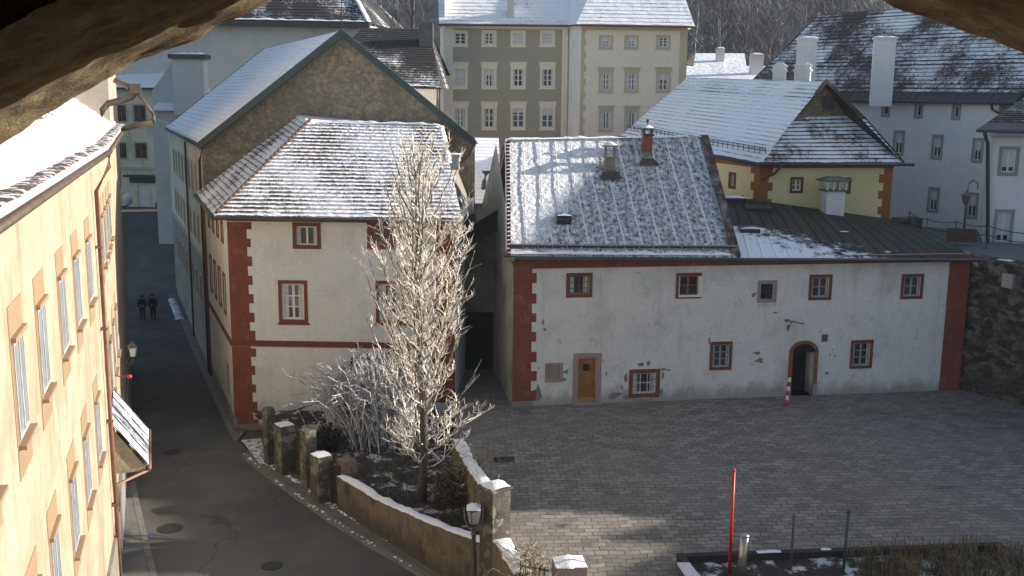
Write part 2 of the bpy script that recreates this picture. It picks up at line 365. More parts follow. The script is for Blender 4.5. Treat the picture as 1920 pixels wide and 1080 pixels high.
def asphalt():
    t=NT('worn_asphalt'); p=t.pos()
    n=t.noise(p,.35,6,.6); g=t.noise(p,28,4,.7); n2=t.noise(t.map(p,(.9,.35,1),(5,1,0)),.9,7,.7)
    c=t.mix(t.step(n,.35,.65),(.082,.078,.073),(.130,.121,.109)); c=t.mix(t.math('MULTIPLY',g,.5),c,(.06,.058,.055))
    c=t.mix(t.math('MULTIPLY',t.step(n2,.60,.70),.35),c,(.16,.165,.175))
    cr=t.n('ShaderNodeTexVoronoi',feature='DISTANCE_TO_EDGE'); nz=t.n('ShaderNodeTexNoise'); t.L(p,nz.inputs['Vector']); nz.inputs['Scale'].default_value=.7; nz.inputs['Detail'].default_value=6
    w=t.n('ShaderNodeVectorMath',operation='MULTIPLY_ADD'); t.L(nz.outputs['Color'],w.inputs[0]); w.inputs[1].default_value=(2.2,2.2,0); t.L(p,w.inputs[2]); t.L(w.outputs[0],cr.inputs['Vector']); cr.inputs['Scale'].default_value=.16
    c=t.mix(t.math('MULTIPLY',t.math('SUBTRACT',1.0,t.step(cr.outputs[0],.001,.006)),.55),c,(.025,.024,.023))
    t.col(c); t.rough(t.math('SUBTRACT',.9,t.math('MULTIPLY',t.step(n2,.5,.7),.25))); t.bump(g,.35,.015); return t.m
ASPH=asphalt()
KERB=plaster('kerb_granite',(.20,.195,.185),(.09,.088,.084),.6,None,0,.2,.5,1.5)
PATHM=plaster('trodden_pavement',(.17,.165,.155),(.08,.078,.075),.6,None,0,.2,.5,1.2)
SOIL=NT('soil_with_snow'); _p=SOIL.pos(); _n=SOIL.noise(_p,1.3,8,.72); SOIL.col(SOIL.mix(SOIL.step(_n,.52,.60),SOIL.mix(SOIL.noise(_p,12,4),(.022,.018,.013),(.07,.055,.036)),(.7,.72,.76))); SOIL.rough(.95); SOIL.bump(SOIL.noise(_p,10,6,.7),1,.1); SOIL=SOIL.m
EARTH=plain('frozen_earth',(.09,.08,.065),.95,.4,.2)
# ------------------------------------------------------------------ facades
class Facade:
    def __init__(s,A,B):
        s.A=V((A[0],A[1],0)); s.B=V((B[0],B[1],0)); d=s.B-s.A; s.L=d.length; s.d=d/s.L; s.n=V((s.d.y,-s.d.x,0)); s.ops=[]
    def pt(s,a,z,o=0): return s.A+s.d*a+s.n*o+V((0,0,z))
    def hit(s,px,py):
        r=ray(px,py); c=V((0,0,CZ)); k=(s.A-c).dot(s.n)/r.dot(s.n); p=c+r*k
        return ((p-s.A).dot(s.d),p.z)
    def rect(s,x0,y0,x1,y1):
        a0,z1=s.hit(x0,y0); a1,z0=s.hit(x1,y1); return (min(a0,a1),min(z0,z1),max(a0,a1),max(z0,z1))
    def box(s,mb,a0,a1,z0,z1,o0,o1,m=0):
        c=[s.pt(a0,z0,o1),s.pt(a1,z0,o1),s.pt(a1,z0,o0),s.pt(a0,z0,o0),s.pt(a0,z1,o1),s.pt(a1,z1,o1),s.pt(a1,z1,o0),s.pt(a0,z1,o0)]
        mb.hexa(c,m)
    def wall(s,mb,z0,z1,a0=0,a1=None,m=0,depth=.22):
        a1=s.L if a1 is None else a1
        A=sorted({a0,a1}|{min(max(q,a0),a1) for o in s.ops for q in (o[0],o[2])}); Z=sorted({z0,z1}|{min(max(q,z0),z1) for o in s.ops for q in (o[1],o[3])})
        for i in range(len(A)-1):
            for j in range(len(Z)-1):
                ca,cz=(A[i]+A[i+1])/2,(Z[j]+Z[j+1])/2
                if any(o[0]<ca<o[2] and o[1]<cz<o[3] for o in s.ops): continue
                mb.face([s.pt(A[i],Z[j]),s.pt(A[i+1],Z[j]),s.pt(A[i+1],Z[j+1]),s.pt(A[i],Z[j+1])],m=m)
        for o in s.ops:
            b0,y0,b1,y1=o[:4]; d=-(o[4] if len(o)>4 else depth)
            mb.face([s.pt(b0,y0),s.pt(b0,y0,d),s.pt(b0,y1,d),s.pt(b0,y1)][::-1],m=m)
            mb.face([s.pt(b1,y0),s.pt(b1,y0,d),s.pt(b1,y1,d),s.pt(b1,y1)],m=m)
            mb.face([s.pt(b0,y0),s.pt(b1,y0),s.pt(b1,y0,d),s.pt(b0,y0,d)],m=m)
            mb.face([s.pt(b0,y1),s.pt(b1,y1),s.pt(b1,y1,d),s.pt(b0,y1,d)][::-1],m=m)
            mb.face([s.pt(b0-.05,y0-.05,d),s.pt(b1+.05,y0-.05,d),s.pt(b1+.05,y1+.05,d),s.pt(b0-.05,y1+.05,d)],m=m)
def window(parent,F,r,sur=.12,surm=RED,fm=WTRIM,nx=2,ny=3,rec=.10,fw=.06,mw=.028,sill=0,sillm=None,curtain=0,head=0,glass=GLASS,surp=.025,pd=.03,bars=0,blind=0,shut=False,casem=None):
    """r = outer rectangle incl. surround, on facade F -> frame (part) > surround, pane, sill, curtain (sub-parts)"""
    a0,z0,a1,z1=r; b0,y0,b1,y1=a0+sur,z0+sur,a1-sur,z1-sur
    dep=rec+.30
    F.ops.append((b0,y0,b1,y1,dep))
    f=MB()
    for q in ((b0,b0+fw,y0,y1),(b1-fw,b1,y0,y1),(b0+fw,b1-fw,y0,y0+fw),(b0+fw,b1-fw,y1-fw,y1)): F.box(f,*q,-rec-.06,-rec)
    c0,x0,c1,x1=b0+fw,y0+fw,b1-fw,y1-fw
    for i in range(1,nx):
        a=c0+(c1-c0)*i/nx; w=mw*(1.5 if (nx==2 or i*2==nx) else .8); F.box(f,a-w,a+w,x0,x1,-rec-.05,-rec+.005)
    for j in range(1,ny):
        z=x0+(x1-x0)*j/ny; F.box(f,c0,c1,z-mw*.7,z+mw*.7,-rec-.045,-rec-.005)
    w=f.build('window',fm,parent)
    g=MB(); F.box(g,c0-.01,c1+.01,x0-.01,x1+.01,-rec-pd-.01,-rec-pd); g.build('pane',glass,w)
    if sur>0.01:
        s=MB()
        for q in ((a0,b0,z0,z1),(b1,a1,z0,z1),(b0,b1,z0,y0),(b0,b1,y1,z1)): F.box(s,*q,-.015,surp)
        if head: F.box(s,a0-.05,a1+.05,z1,z1+head*.8,-.01,surp+.01); F.box(s,a0-.12,a1+.12,z1+head*.8,z1+head,-.01,surp+.08)
        s.build('surround',surm,w)
    if sill:
        s=MB(); F.box(s,a0-.06,a1+.06,z0-.07,z0,-.01,sill); s.build('sill',sillm or surm,w)
    if curtain:
        s=MB()
        for k in ((c0,c0+(c1-c0)*.30*curtain),(c1-(c1-c0)*.30*curtain,c1)):
            s=MB(); n=10; P=[[F.pt(k[0]+(k[1]-k[0])*i/n,z,-rec-.018+.012*math.sin(i*2.1)) for i in range(n+1)] for z in (x0,x1)]
            s.grid(P); s.build('curtain',CURT,w,True)
    if blind:
        s=MB(); F.box(s,c0,c1,x1-(x1-x0)*blind,x1,-rec-.03,-rec-.02); s.build('blind',BLIND,w)
    if bars:
        s=MB()
        for i in range(1,bars+1):
            a=b0+(b1-b0)*i/(bars+1); s.tube([F.pt(a,y0,-.03),F.pt(a,y1,-.03)],.011,5)
        for j in (1,2): z=y0+(y1-y0)*j/3; s.tube([F.pt(b0,z,-.03),F.pt(b1,z,-.03)],.011,5)
        s.build('grille',IRON,w)
    return w
def roof_mesh(mb,e0,e1,t1,t0,pitch=.34,step=.035,jit=.012,m=0,du=.3,sag=0,seed=0,uv0=(0,0)):
    """eave left, eave right, top right, top left: tile courses with real lips"""
    e0,e1,t1,t0=map(V,(e0,e1,t1,t0)); rnd=random.Random(seed)
    sl=((t0-e0).length+(t1-e1).length)/2; wd=max((e1-e0).length,(t1-t0).length)
    n=max(2,int(sl/pitch)); k=max(2,int(wd/du))
    nm=(e1-e0).cross(t0-e0)
    if nm.length<1e-6: nm=(e1-e0).cross(t1-e0)
    nm.normalize()
    if nm.z<0: nm=-nm
    udir=(e1-e0).normalized()
    def P(u,v,h):
        p=(e0*(1-u)+e1*u)*(1-v)+(t0*(1-u)+t1*u)*v
        return p+nm*(h-sag*4*v*(1-v))
    prev=None
    for i in range(n):
        v0,v1=i/n,(i+1)/n; lo=[];hi=[];ul=[];uh=[]
        for j in range(k+1):
            u=j/k; a=P(u,v0,step+rnd.uniform(-jit,jit)); b=P(u,v1,rnd.uniform(-jit,jit)*.4)
            lo.append(a); hi.append(b)
            ul.append(((a-e0).dot(udir)+uv0[0],v0*n*pitch+uv0[1])); uh.append(((b-e0).dot(udir)+uv0[0],v1*n*pitch+uv0[1]-.001))
        base = prev if prev else [P(j/k,0,-.05) for j in range(k+1)]
        mb.grid([base,lo],[[(x,y+.02) for x,y in ul],ul],m); mb.grid([lo,hi],[ul,uh],m); prev=hi
    return nm
def snow_strip(mb,path,w,h,m=0,seed=1,step=.14,cover=1.0):
    """lumpy snow lying along a wall top / ridge / post"""
    rnd=random.Random(seed); pts=[]
    path=[V(p) for p in path]
    for a,b in zip(path[:-1],path[1:]):
        k=max(1,int((b-a).length/step)); pts += [a.lerp(b,i/k) for i in range(k)]
    pts.append(path[-1]); rows=[]
    for i,p in enumerate(pts):
        t=(pts[min(i+1,len(pts)-1)]-pts[max(i-1,0)]); t.z=0
        if t.length<1e-6: t=V((1,0,0))
        t.normalize(); s=V((-t.y,t.x,0))
        e=min(1,i/2,(len(pts)-1-i)/2)
        nz=noise.noise(p*2.1+V((seed,0,0))); hh=h*(.75+.7*nz)*(.25+.75*e); ww=w*(.94+.16*noise.noise(p*3.3+V((0,seed,0)))+.22*noise.noise(p*7.3+V((2,seed,0))))
        cv=cover+noise.noise(p*.9+V((0,0,seed)))+.5*noise.noise(p*3.1+V((5,0,seed)))
        if cover<1: hh*=max(.15,min(1,cv*1.6))
        if cover<1 and cv<.12:
            if len(rows)>1: mb.grid(rows,None,m)
            rows=[]; continue
        rows.append([p+s*(ww/2*x)+V((0,0,max(.004,hh*y+rnd.uniform(-.006,.006)))) for x,y in ((-1.04,-.35),(-1,.25),(-.72,.85),(-.25,1.02),(.25,1),(.72,.82),(1,.22),(1.04,-.35))])
    if len(rows)>1: mb.grid(rows,None,m)
ROADZ=-1.6
# ================================================================== SETTING
m=MB(); m.face([(-335,-18,-5),(335,-18,-5),(335,465,-5),(-335,465,-5)])
tag(m.build('ground',EARTH),kind='structure')
def roadz(Y): 
    if Y<72: return ROADZ
    k=min(1,(Y-72)/26.0); return ROADZ+3.9*k*k*(3-2*k)
ys=[-8,0,10,20,30,40,50,60,66]+[70+2*i for i in range(18)]
m=MB(); m.grid([[(-60+(66-2*max(0,y-36)*.35 if True else 0)*j/6 if False else -60+j*11.0,y,roadz(y)) for j in range(7)] for y in ys],[[(-60+j*11.0,y) for j in range(7)] for y in ys])
tag(m.build('road',ASPH),kind='structure')
SQ=[(1.6,4),(42,4),(42,38),(24,50),(0,64),(-5.2,64),(-2.55,44.2),(-2.1,37.5),(.35,27.6),(.75,25.6),(1.3,22)]
m=MB(); m.face([(x,y,0) for x,y in SQ])
for a,b in zip(SQ,SQ[1:]+SQ[:1]): m.face([(*a,0),(*a,-2.2),(*b,-2.2),(*b,0)])
tag(m.build('square_paving',PAVE),kind='structure')
# ---- kerbs and pavements
def strip(line_in,line_out,z,mat,name,zlow=ROADZ-.2):
    m=MB(); n=len(line_in)
    for i in range(n-1):
        a,b,c,d=line_in[i],line_in[i+1],line_out[i+1],line_out[i]
        m.face([(d[0],d[1],z),(c[0],c[1],z),(b[0],b[1],z),(a[0],a[1],z)])
        m.face([(a[0],a[1],z),(b[0],b[1],z),(b[0],b[1],zlow),(a[0],a[1],zlow)])
        m.face([(d[0],d[1],z),(c[0],c[1],z),(c[0],c[1],zlow),(d[0],d[1],zlow)])
    for i in (0,n-1):
        a,d=line_in[i],line_out[i]; m.face([(a[0],a[1],z),(d[0],d[1],z),(d[0],d[1],zlow),(a[0],a[1],zlow)])
    return tag(m.build(name,mat),kind='structure')
def xy(p): return (p.x,p.y)
def offs(line,w):
    out=[]
    for i,p in enumerate(line):
        a=V((*line[max(i-1,0)],0)); b=V((*line[min(i+1,len(line)-1)],0)); t=(b-a).normalized(); n=V((-t.y,t.x,0)); out.append((p[0]+n.x*w,p[1]+n.y*w))
    return out
KL=[xy(atz(*q,ROADZ)) for q in ((452,856),(479,880),(540,926),(616,980),(690,1026),(760,1066),(850,1122),(940,1180))]
strip(KL,offs(KL,.22),ROADZ+.12,KERB,'kerb')
gp=[xy(atz(*q,ROADZ)) for q in ((476,826),(504,872),(556,905),(612,944),(690,990),(770,1038),(865,1094),(950,1150))]
strip(offs(KL,.224),[(x+.25,y+.35) for x,y in gp],ROADZ+.116,PATHM,'pavement')
KS=[xy(atz(*q,ROADZ)) for q in ((304,530),(345,618),(388,722),(437,830))]
strip(KS,offs(KS,.2),ROADZ+.12,KERB,'kerb')
wl=[(-12.1+ -.371*t,44+.928*t) for t in (28.6,17,6.5,-.6)]
strip(offs(KS,.204),[(x+.3,y) for x,y in wl],ROADZ+.116,PATHM,'pavement')
# ---- hill out of view at right, crest shaped to shade the square, and the wooded slope behind the town
Xc=58.0
def crest_pt(B):
    k=(Xc-B[0])/SUN.x; return (B[1]+SUN.y*k, B[2]+SUN.z*k)
HOUSE_C=None
# ================================================================== HOUSES
def walls(parent,facs,z0,z1,mats,name='wall',extra=None):
    mb=MB()
    for i,F in enumerate(facs): F.wall(mb,z0,z1)
    if extra: extra(mb)
    return mb.build(name,mats,parent)
def loop(*pts): return [Facade(pts[i],pts[(i+1)%len(pts)]) for i in range(len(pts))]
def pipe(parent,path,r=.05,mat=COPPER,name='downpipe',n=8):
    mb=MB(); mb.tube(path,r,n); return mb.build(name,mat,parent,True)
def quoins(parent,F,a,side,w,z0,z1,tooth=.18,h=.42,mat=RED,seed=0,wrap=0):
    """painted corner with teeth; side=+1 teeth point to +s"""
    rnd=random.Random(seed); mb=MB(); z=z0; i=0
    while z<z1-.01:
        zz=min(z1,z+h*rnd.uniform(.92,1.08)); ww=w+(tooth if i%2==0 else 0)*rnd.uniform(.8,1.15)
        e=.008+.002*(i%2)
        if side>0: F.box(mb,a-.012,a+ww,z,zz,-.05,e)
        else: F.box(mb,a-ww,a+.012,z,zz,-.05,e)
        z=zz; i+=1
    return mb.build('quoin',mat,parent)
def chimney(name,label,base,sx,sy,h,rz,mat,cap='slab',group=None,capm=ZINC,snow=True,cat='chimney',parent=None):
    """chimney as a part of its house: shaft > cap, snow"""
    mb=MB(); b=V(base)
    mb.box(b,sx,sy,h,rz); 
    o=mb.build('chimney',mat,parent)
    c=MB()
    if cap=='slab':
        c.box(b+V((0,0,h)),sx+.16,sy+.16,.10,rz); c.build('chimney_cap',mat,o); top=h+.1; e=.16
    elif cap=='hood':
        ca,sa=math.cos(rz),math.sin(rz)
        for x,y in ((-1,-1),(1,-1),(1,1),(-1,1),(0,-1),(0,1)):
            dx,dy=x*(sx/2-.05),y*(sy/2-.05); c.box(b+V((dx*ca-dy*sa,dx*sa+dy*ca,h)),.1,.1,.26,rz)
        c.box(b+V((0,0,h-.10)),sx+.14,sy+.14,.10,rz); c.box(b+V((0,0,h+.26)),sx+.24,sy+.24,.07,rz); c.box(b+V((0,0,h+.33)),sx+.2,sy+.2,.16,rz,0,.45)
        c.build('chimney_hood',capm,o); top=h+.35; e=.1
    elif cap=='gable':
        c.box(b+V((0,0,h)),sx+.14,sy+.14,.08,rz); c.box(b+V((0,0,h+.08)),sx-.02,sy-.02,.2,rz); c.box(b+V((0,0,h+.28)),sx+.18,sy+.18,.22,rz,0,.35)
        c.build('chimney_hood',mat,o); top=h+.3; e=.1
    if snow:
        s=MB(); d=V((math.cos(rz),math.sin(rz),0))*(sx/2+.05)
        snow_strip(s,[b+V((0,0,top))-d,b+V((0,0,top))+d],sy+e,.14,step=.1,seed=int(b.x*7)%50); s.build('snow',SNOWM,o,True)
    return o
# ------------------------------------------------------------------ 1 sunlit ochre house on the left
BEND=V((-12.04,29.8,0)); D1=V((-.288,.9576,0)).normalized(); D2=V((-.3256,.9455,0)).normalized()
LA=BEND-D1*23; LB=BEND+D2*25
ochre=thing('ochre_house','long ochre plastered house in full sun along the left of the street','house',(BEND.x,BEND.y,ROADZ))
F1=Facade(LA,BEND); F2=Facade(BEND,LB)
n1=V((F1.n.x,F1.n.y,0)); n2=V((F2.n.x,F2.n.y,0))
EZ=11.38
backA=LA-n1*9; backB=LB-n2*9
EZ=11.38
cols=[3.55,6.5,9.45,12.12,15.23,18.1,21.1]
def ochre_set(F,s1,zt,zs,w=.98):
    a0=s1-w; r=(a0,zs-.05,s1,zt+.05)
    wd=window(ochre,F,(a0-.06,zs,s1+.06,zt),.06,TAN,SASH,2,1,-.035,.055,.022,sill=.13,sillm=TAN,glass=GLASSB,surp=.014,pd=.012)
    b=MB()
    F.box(b,a0-.12,s1+.12,zt+.003,zt+.55,-.01,.012); F.box(b,a0-.12,s1+.12,zs-.58,zs-.075,-.01,.012)
    F.box(b,a0-.17,a0-.063,zs-.58,zt+.55,-.01,.010); F.box(b,s1+.063,s1+.17,zs-.58,zt+.55,-.01,.010)
    b.build('painted_surround',TAN,wd)
    h=MB(); F.box(h,a0-.1,s1+.1,zt-.03,zt+.05,-.01,.09); h.build('head_board',TAN,wd)
for a in cols: ochre_set(F1,a,9.15,7.45)
for a in cols: ochre_set(F1,a-.4,4.85,3.13)
for a in (4.1,6.4,8.6,10.8): 
    ochre_set(F2,a,9.1,7.5,.9)
for a in (4.6,7.4,10.2): ochre_set(F2,a,4.9,3.1,.9)
sideL=[Facade(LB,backB),Facade(backB,backA),Facade(backA,LA)]
walls(ochre,[F1,F2]+sideL,-2.6,EZ,OCHRE)
# roofs: long part and the low skirt after the bend
rf=MB()
up=lambda p,n,o,z: (p.x+n.x*o,p.y+n.y*o,z)
e0,e1=LA,BEND+D1*.3
roof_mesh(rf,up(e0,n1,.45,EZ),up(e1,n1,.45,EZ),up(e1,n1,-5,EZ+3.9),up(e0,n1,-5,EZ+3.9),.4,.05,.02)
rf.face([up(e0,n1,-5,EZ+3.9),up(e1,n1,-5,EZ+3.9),up(e1,n1,-9.3,EZ),up(e0,n1,-9.3,EZ)])
rf.face([up(e1,n1,.4,EZ-.02),up(e1,n1,-9.3,EZ-.02),up(e1,n1,-5,EZ+3.85)])
ro=rf.build('roof',S_FULL,ochre)
sk=MB(); roof_mesh(sk,up(BEND+D2*.31,n2,.42,EZ-.02),up(BEND+D2*20,n2,.42,EZ-.02),up(BEND+D2*20,n2,-5,EZ+3.85),up(BEND+D2*.31,n2,-5,EZ+3.85),.4,.05,.02); sk.build('far_roof',S_FULL,ochre)
# broken bare line of snow-guard tiles across the snow
sg=MB(); p0,p1=up(e0,n1,-.75,EZ+.98),up(e1-D1*2.2,n1,-.75,EZ+.98); snow_strip(sg,[p0,p1],.24,.15,seed=3,step=.16); sg.build('snow_guard',TILEMIX,ro,True); sg=MB(); snow_strip(sg,[up(e0,n1,.30,EZ+.16),up(e1,n1,.30,EZ+.16)],.42,.06,seed=4,step=.2); snow_strip(sg,[up(e1,n2,.30,EZ+.16),up(BEND+D2*20,n2,.30,EZ+.16)],.42,.06,seed=6,step=.2); sg.build('eave_tiles',TILEMIX,ro,True)
g=MB(); g.tube([up(LA,n1,.52,EZ-.06),up(BEND,n1,.52,EZ-.06)],.075,8); g.tube([up(BEND,n1,.52,EZ-.06),up(BEND+D2*20,n2,.48,EZ-.08)],.07,8); g.build('gutter',RUSTP,ochre,True)
dp=BEND-D1*.35+n1*.12
pipe(ochre,[dp+V((n1.x*.40,n1.y*.40,EZ-.08)),dp+V((n1.x*.38,n1.y*.38,EZ-.45)),dp+V((0,0,EZ-1.15)),dp+V((0,0,4)),dp+V((0,0,ROADZ))],.062,COPPER)
for z in (8.6,6.2,3.4,.8): cl=MB(); F1.box(cl,F1.L-.46,F1.L-.24,z,z+.06,-.02,.2); cl.build('pipe_clamp',COPPER,ochre)
# plinth
pm=MB(); F1.box(pm,0,F1.L,-2.4,-.2,-.1,.10); F2.box(pm,.0,F2.L,-2.4,-.1,-.1,.12); pm.build('plinth',GREYC,ochre)
# lean-to canopy on the ochre front (its own little roof on a plastered cheek)
cq=[at(214,757,31.2),at(285,787,33.0),at(276,888,31.2),at(212,850,29.9)]
can=thing('canopy','small metal lean-to canopy streaked with snow on the ochre front','canopy',tuple(cq[3]))
def on2(s_,o,z): 
    p=BEND+D2*s_+n2*o; return (p.x,p.y,z)
S_CAN=snowroof('snow_streaks_on_metal',(.10,.10,.10),2.0,.56,.0,.55,.4,nscale=.8)
mb=MB(); roof_mesh(mb,on2(.25,1.05,1.75),on2(3.9,1.05,1.75),on2(3.9,.05,3.2),on2(.25,.05,3.2),1.8,.03,.008,du=.55)
mb.build('canopy_roof',S_CAN,can)
mb=MB()
for s_ in (.32,3.78):
    mb.face([on2(s_,.05,1.55),on2(s_,.98,1.55),on2(s_,.98,1.7),on2(s_,.05,3.08)])
mb.face([on2(.32,.05,1.55),on2(3.78,.05,1.55),on2(3.78,.98,1.55),on2(.32,.98,1.55)])
mb.build('cheek',OCHRE,can)
mb=MB(); mb.tube([on2(.15,1.1,1.66),on2(4,1.1,1.66)],.06,8); mb.tube([on2(.2,1.1,1.62),on2(.2,.15,1.25),on2(.05,.14,1.1)],.05,8); mb.build('gutter',COPPER,can,True)
mb=MB()
for k in range(5): mb.tube([on2(.25+.9*k,1.05,1.81),on2(.25+.9*k,.06,3.25)],.018,5)
mb.build('standing_seam',SLATEM,can)
# tall neighbour set behind the skirt roof
NA=at(96,240,31.2); 
nb=thing('tall_neighbour_house','tall pale plastered house with brown pipes rising behind the snowy roof end','house',(-14.4,33,ROADZ))
nA=BEND+D2*17.3-n2*.02; nB=BEND+D2*29-n2*.02; nC=nB-n2*10; nD=nA-n2*10
fn=loop(nA,nB,nC,nD)
NF=Facade(nD,nA)
walls(nb,fn,8,17.2,plaster('greyish_beige_plaster',(.40,.35,.28),(.25,.22,.18),.6,None,0,.6))
rf=MB(); ov=.55
a,b=nA-D2*.5+n2*ov,nB+n2*ov; c,d=nB-n2*5,nA-D2*.5-n2*5; e,f=nB-n2*10.5,nA-D2*.5-n2*10.5
rf.face([(*a.xy,16.9),(*b.xy,16.9),(*c.xy,20.6),(*d.xy,20.6)]); rf.face([(*d.xy,20.6),(*c.xy,20.6),(*e.xy,16.9),(*f.xy,16.9)])
rf.face([(*a.xy,16.8),(*d.xy,20.5),(*f.xy,16.8)]); rf.build('roof',S_FULL,nb)
Yp=45.2
pipe(nb,[at(258,166,Yp),at(246,182,Yp),at(228,188,Yp),at(203,194,Yp),at(192,206,Yp),at(189,232,Yp),at(187,262,Yp),at(188,283,44.0)],.14,RUSTP)
mb=MB(); h0=at(254,168,Yp); mb.box(h0-V((0,0,.17)),.45,.45,.42,.3); mb.tube([at(215,150,Yp),at(243,163,Yp)],.13,8); mb.build('rain_hopper',RUSTP,nb)
mb=MB(); mb.tube([at(258,176,Yp),at(288,214,Yp)],.06,6); mb.tube([at(204,248,Yp),at(287,228,Yp)],.12,8); mb.tube([at(287,214,Yp),at(289,232,Yp)],.08,6); mb.tube([at(289,222,Yp),at(330,236,Yp+2.5)],.012,4); mb.build('bracket',RUSTP,nb,True)
# ------------------------------------------------------------------ 2 white house with oxide red corners
WA,WB=(-12.15,44.0),(-2.45,43.75); WD=(-15.75,53.0); WCc=(-2.0,53.1)
wh=thing('white_corner_house','white house with oxide red corners and a snowy hipped roof behind the frosted tree','house',(-12.15,44,ROADZ))
W=Facade(WA,WB); WS=Facade(WD,WA); WR=Facade(WB,WCc)
st=dict(surm=BROWNR,fm=WTRIM)
window(wh,W,W.rect(548,417,602,467),sur=.16,nx=2,ny=1,surm=BROWNR,curtain=.5)
window(wh,W,W.rect(688,417,741,468),sur=.16,nx=2,ny=1,surm=BROWNR,fm=WOODF,curtain=0)
window(wh,W,W.rect(521,525,578,606),sur=.15,nx=2,ny=3,surm=BROWNR,curtain=.8,fw=.08,mw=.035,sill=.06)
window(wh,W,W.rect(704,526,760,607),sur=.15,nx=2,ny=3,surm=BROWNR,curtain=.8,fw=.08,mw=.035,sill=.06)
for dpos in (WS.L-2.0,WS.L-3.9,WS.L-5.8,WS.L-7.7):
    window(wh,WS,(dpos-.5,3.2,dpos+.5,5.1),sur=.14,surm=BROWNR,nx=2,ny=3)
    window(wh,WS,(dpos-.45,6.45,dpos+.45,7.45),sur=.14,surm=BROWNR,nx=2,ny=2)
window(wh,WS,(WS.L-2.3,-.4,WS.L-1.5,.9),sur=.10,surm=GREYS,nx=2,ny=2,bars=3)
# arched doorway
a0,z1=W.hit(722,664); a1,z0=W.hit(772,758); zs=z1-(a1-a0)/2
W.ops.append((a0,-.7,a1,zs,.35))
def arch_ring(F,a0,a1,zb,zs,w,o0,o1,mb,n=14):
    c=(a0+a1)/2; r=(a1-a0)/2
    F.box(mb,a0-w,a0,zb,zs,o0,o1); F.box(mb,a1,a1+w,zb,zs,o0,o1)
    for i in range(n):
        t0,t1=math.pi*i/n,math.pi*(i+1)/n
        q=[]
        for o in (o1,o0):
            q.append([F.pt(c+r*math.cos(t0),zs+r*math.sin(t0),o),F.pt(c+(r+w)*math.cos(t0),zs+(r+w)*math.sin(t0),o),F.pt(c+(r+w)*math.cos(t1),zs+(r+w)*math.sin(t1),o),F.pt(c+r*math.cos(t1),zs+r*math.sin(t1),o)])
        mb.hexa(q[0]+q[1])
def arch_disc(F,a0,a1,zs,o,mb,n=14):
    c=(a0+a1)/2; r=(a1-a0)/2
    mb.face([F.pt(c+r*math.cos(math.pi*i/n),zs+r*math.sin(math.pi*i/n),o) for i in range(n+1)])
mb=MB(); W.box(mb,a0,a1,-.7,zs,-.30,-.22); arch_disc(W,a0,a1,zs,.006,mb); dr=mb.build('door',WOODK,wh)
mb=MB(); arch_ring(W,a0,a1,-.7,zs,.22,-.05,.05,mb); mb.build('arch_surround',BROWNR,dr)
walls(wh,[WS,W,WR],-2.6,7.95,WHITE)
quoins(wh,W,0,1,.82,-1.5,2.18,.2,.40,RED,1); quoins(wh,W,0,1,.82,2.46,7.62,.2,.40,RED,2); quoins(wh,W,W.L,-1,.8,2.46,7.62,.2,.40,RED,3); quoins(wh,W,W.L,-1,.8,-.2,2.18,.2,.4,RED,4)
mb=MB(); W.box(mb,-.03,W.L+.03,2.2,2.44,-.05,.05); W.box(mb,-.05,W.L+.05,2.38,2.46,-.05,.09); WS.box(mb,0,WS.L+.03,2.2,2.44,-.05,.05); mb.build('string_course',BROWNR,wh)
mb=MB(); W.box(mb,-.02,W.L+.02,7.66,7.94,-.05,.06); mb.build('frieze',BROWNR,wh)
mb=MB(); W.box(mb,-.05,W.L+.04,-2.5,-1.35,-.1,.05); WS.box(mb,0,WS.L+.05,-2.5,-1.0,-.1,.05); mb.build('plinth',GREYC,wh)
eL=V((-12.5,43.35,7.92)); eR=V((-2.1,43.15,7.92)); rL=at(580,229,50.2); rR=at(826,236,50.0); bL=V((-16.15,52.95,7.95)); tL=at(562,216,52.95)
mb=MB(); roof_mesh(mb,eL,eR,rR,rL,.30,.075,.022,du=.2,seed=1); w_main=mb.build('roof',S_MAIN,wh)
mb=MB(); roof_mesh(mb,bL,eL,rL,tL,.30,.06,.018,du=.2,seed=2); mb.build('roof_hip',S_HIP,wh)
mb=MB(); mb.face([rL,rR,V((rR.x+.2,52.98,rR.z-.2)),tL]); mb.face([V((eL.x,eL.y,7.86)),V((eR.x,eR.y,7.86)),V((-2,53,7.86)),V((bL.x,bL.y,7.86))]); mb.build('roof_back',S_FULL,wh); mb=MB(); mb.face([V((eR.x-.4,eR.y+.3,7.9)),V((-2.3,53.0,7.9)),V((rR.x-.1,52.9,rR.z-.3)),V((rR.x-.25,rR.y,rR.z-.15))]); mb.build('gable_wall',GREYC,wh)
mb=MB(); snow_strip(mb,[rL+V((.6,0,.02)),rR+V((0,0,.03))],.34,.12,seed=4); snow_strip(mb,[rR+V((0,.1,0)),eR.lerp(rR,.55)],.3,.1,seed=9,cover=.5); mb.build('ridge_snow',SNOWM,w_main,True)
mb=MB(); snow_strip(mb,[eL+V((.5,.25,.06)),eR+V((0,.25,.06))],.34,.11,seed=6,cover=.8); mb.build('eave_snow',SNOWM,w_main,True)
hp=MB()
for i in range(26):
    p=eL.lerp(rL,(i+.5)/26)+V((0,0,.05)); q=eL.lerp(rL,(i+1.35)/26)+V((0,0,.09)); hp.tube([q,p],[.07,.085],6)
hp.build('hip_tiles',plain('hip_tile_clay',(.13,.075,.055),.85,.4,8),w_main,True)
mb=MB(); mb.tube([eL+V((0,-.08,-.07)),eR+V((.0,-.08,-.07))],.075,8); mb.tube([bL+V((-.08,0,-.07)),eL+V((-.08,0,-.07))],.075,8); mb.build('gutter',SLATEM,wh,True)
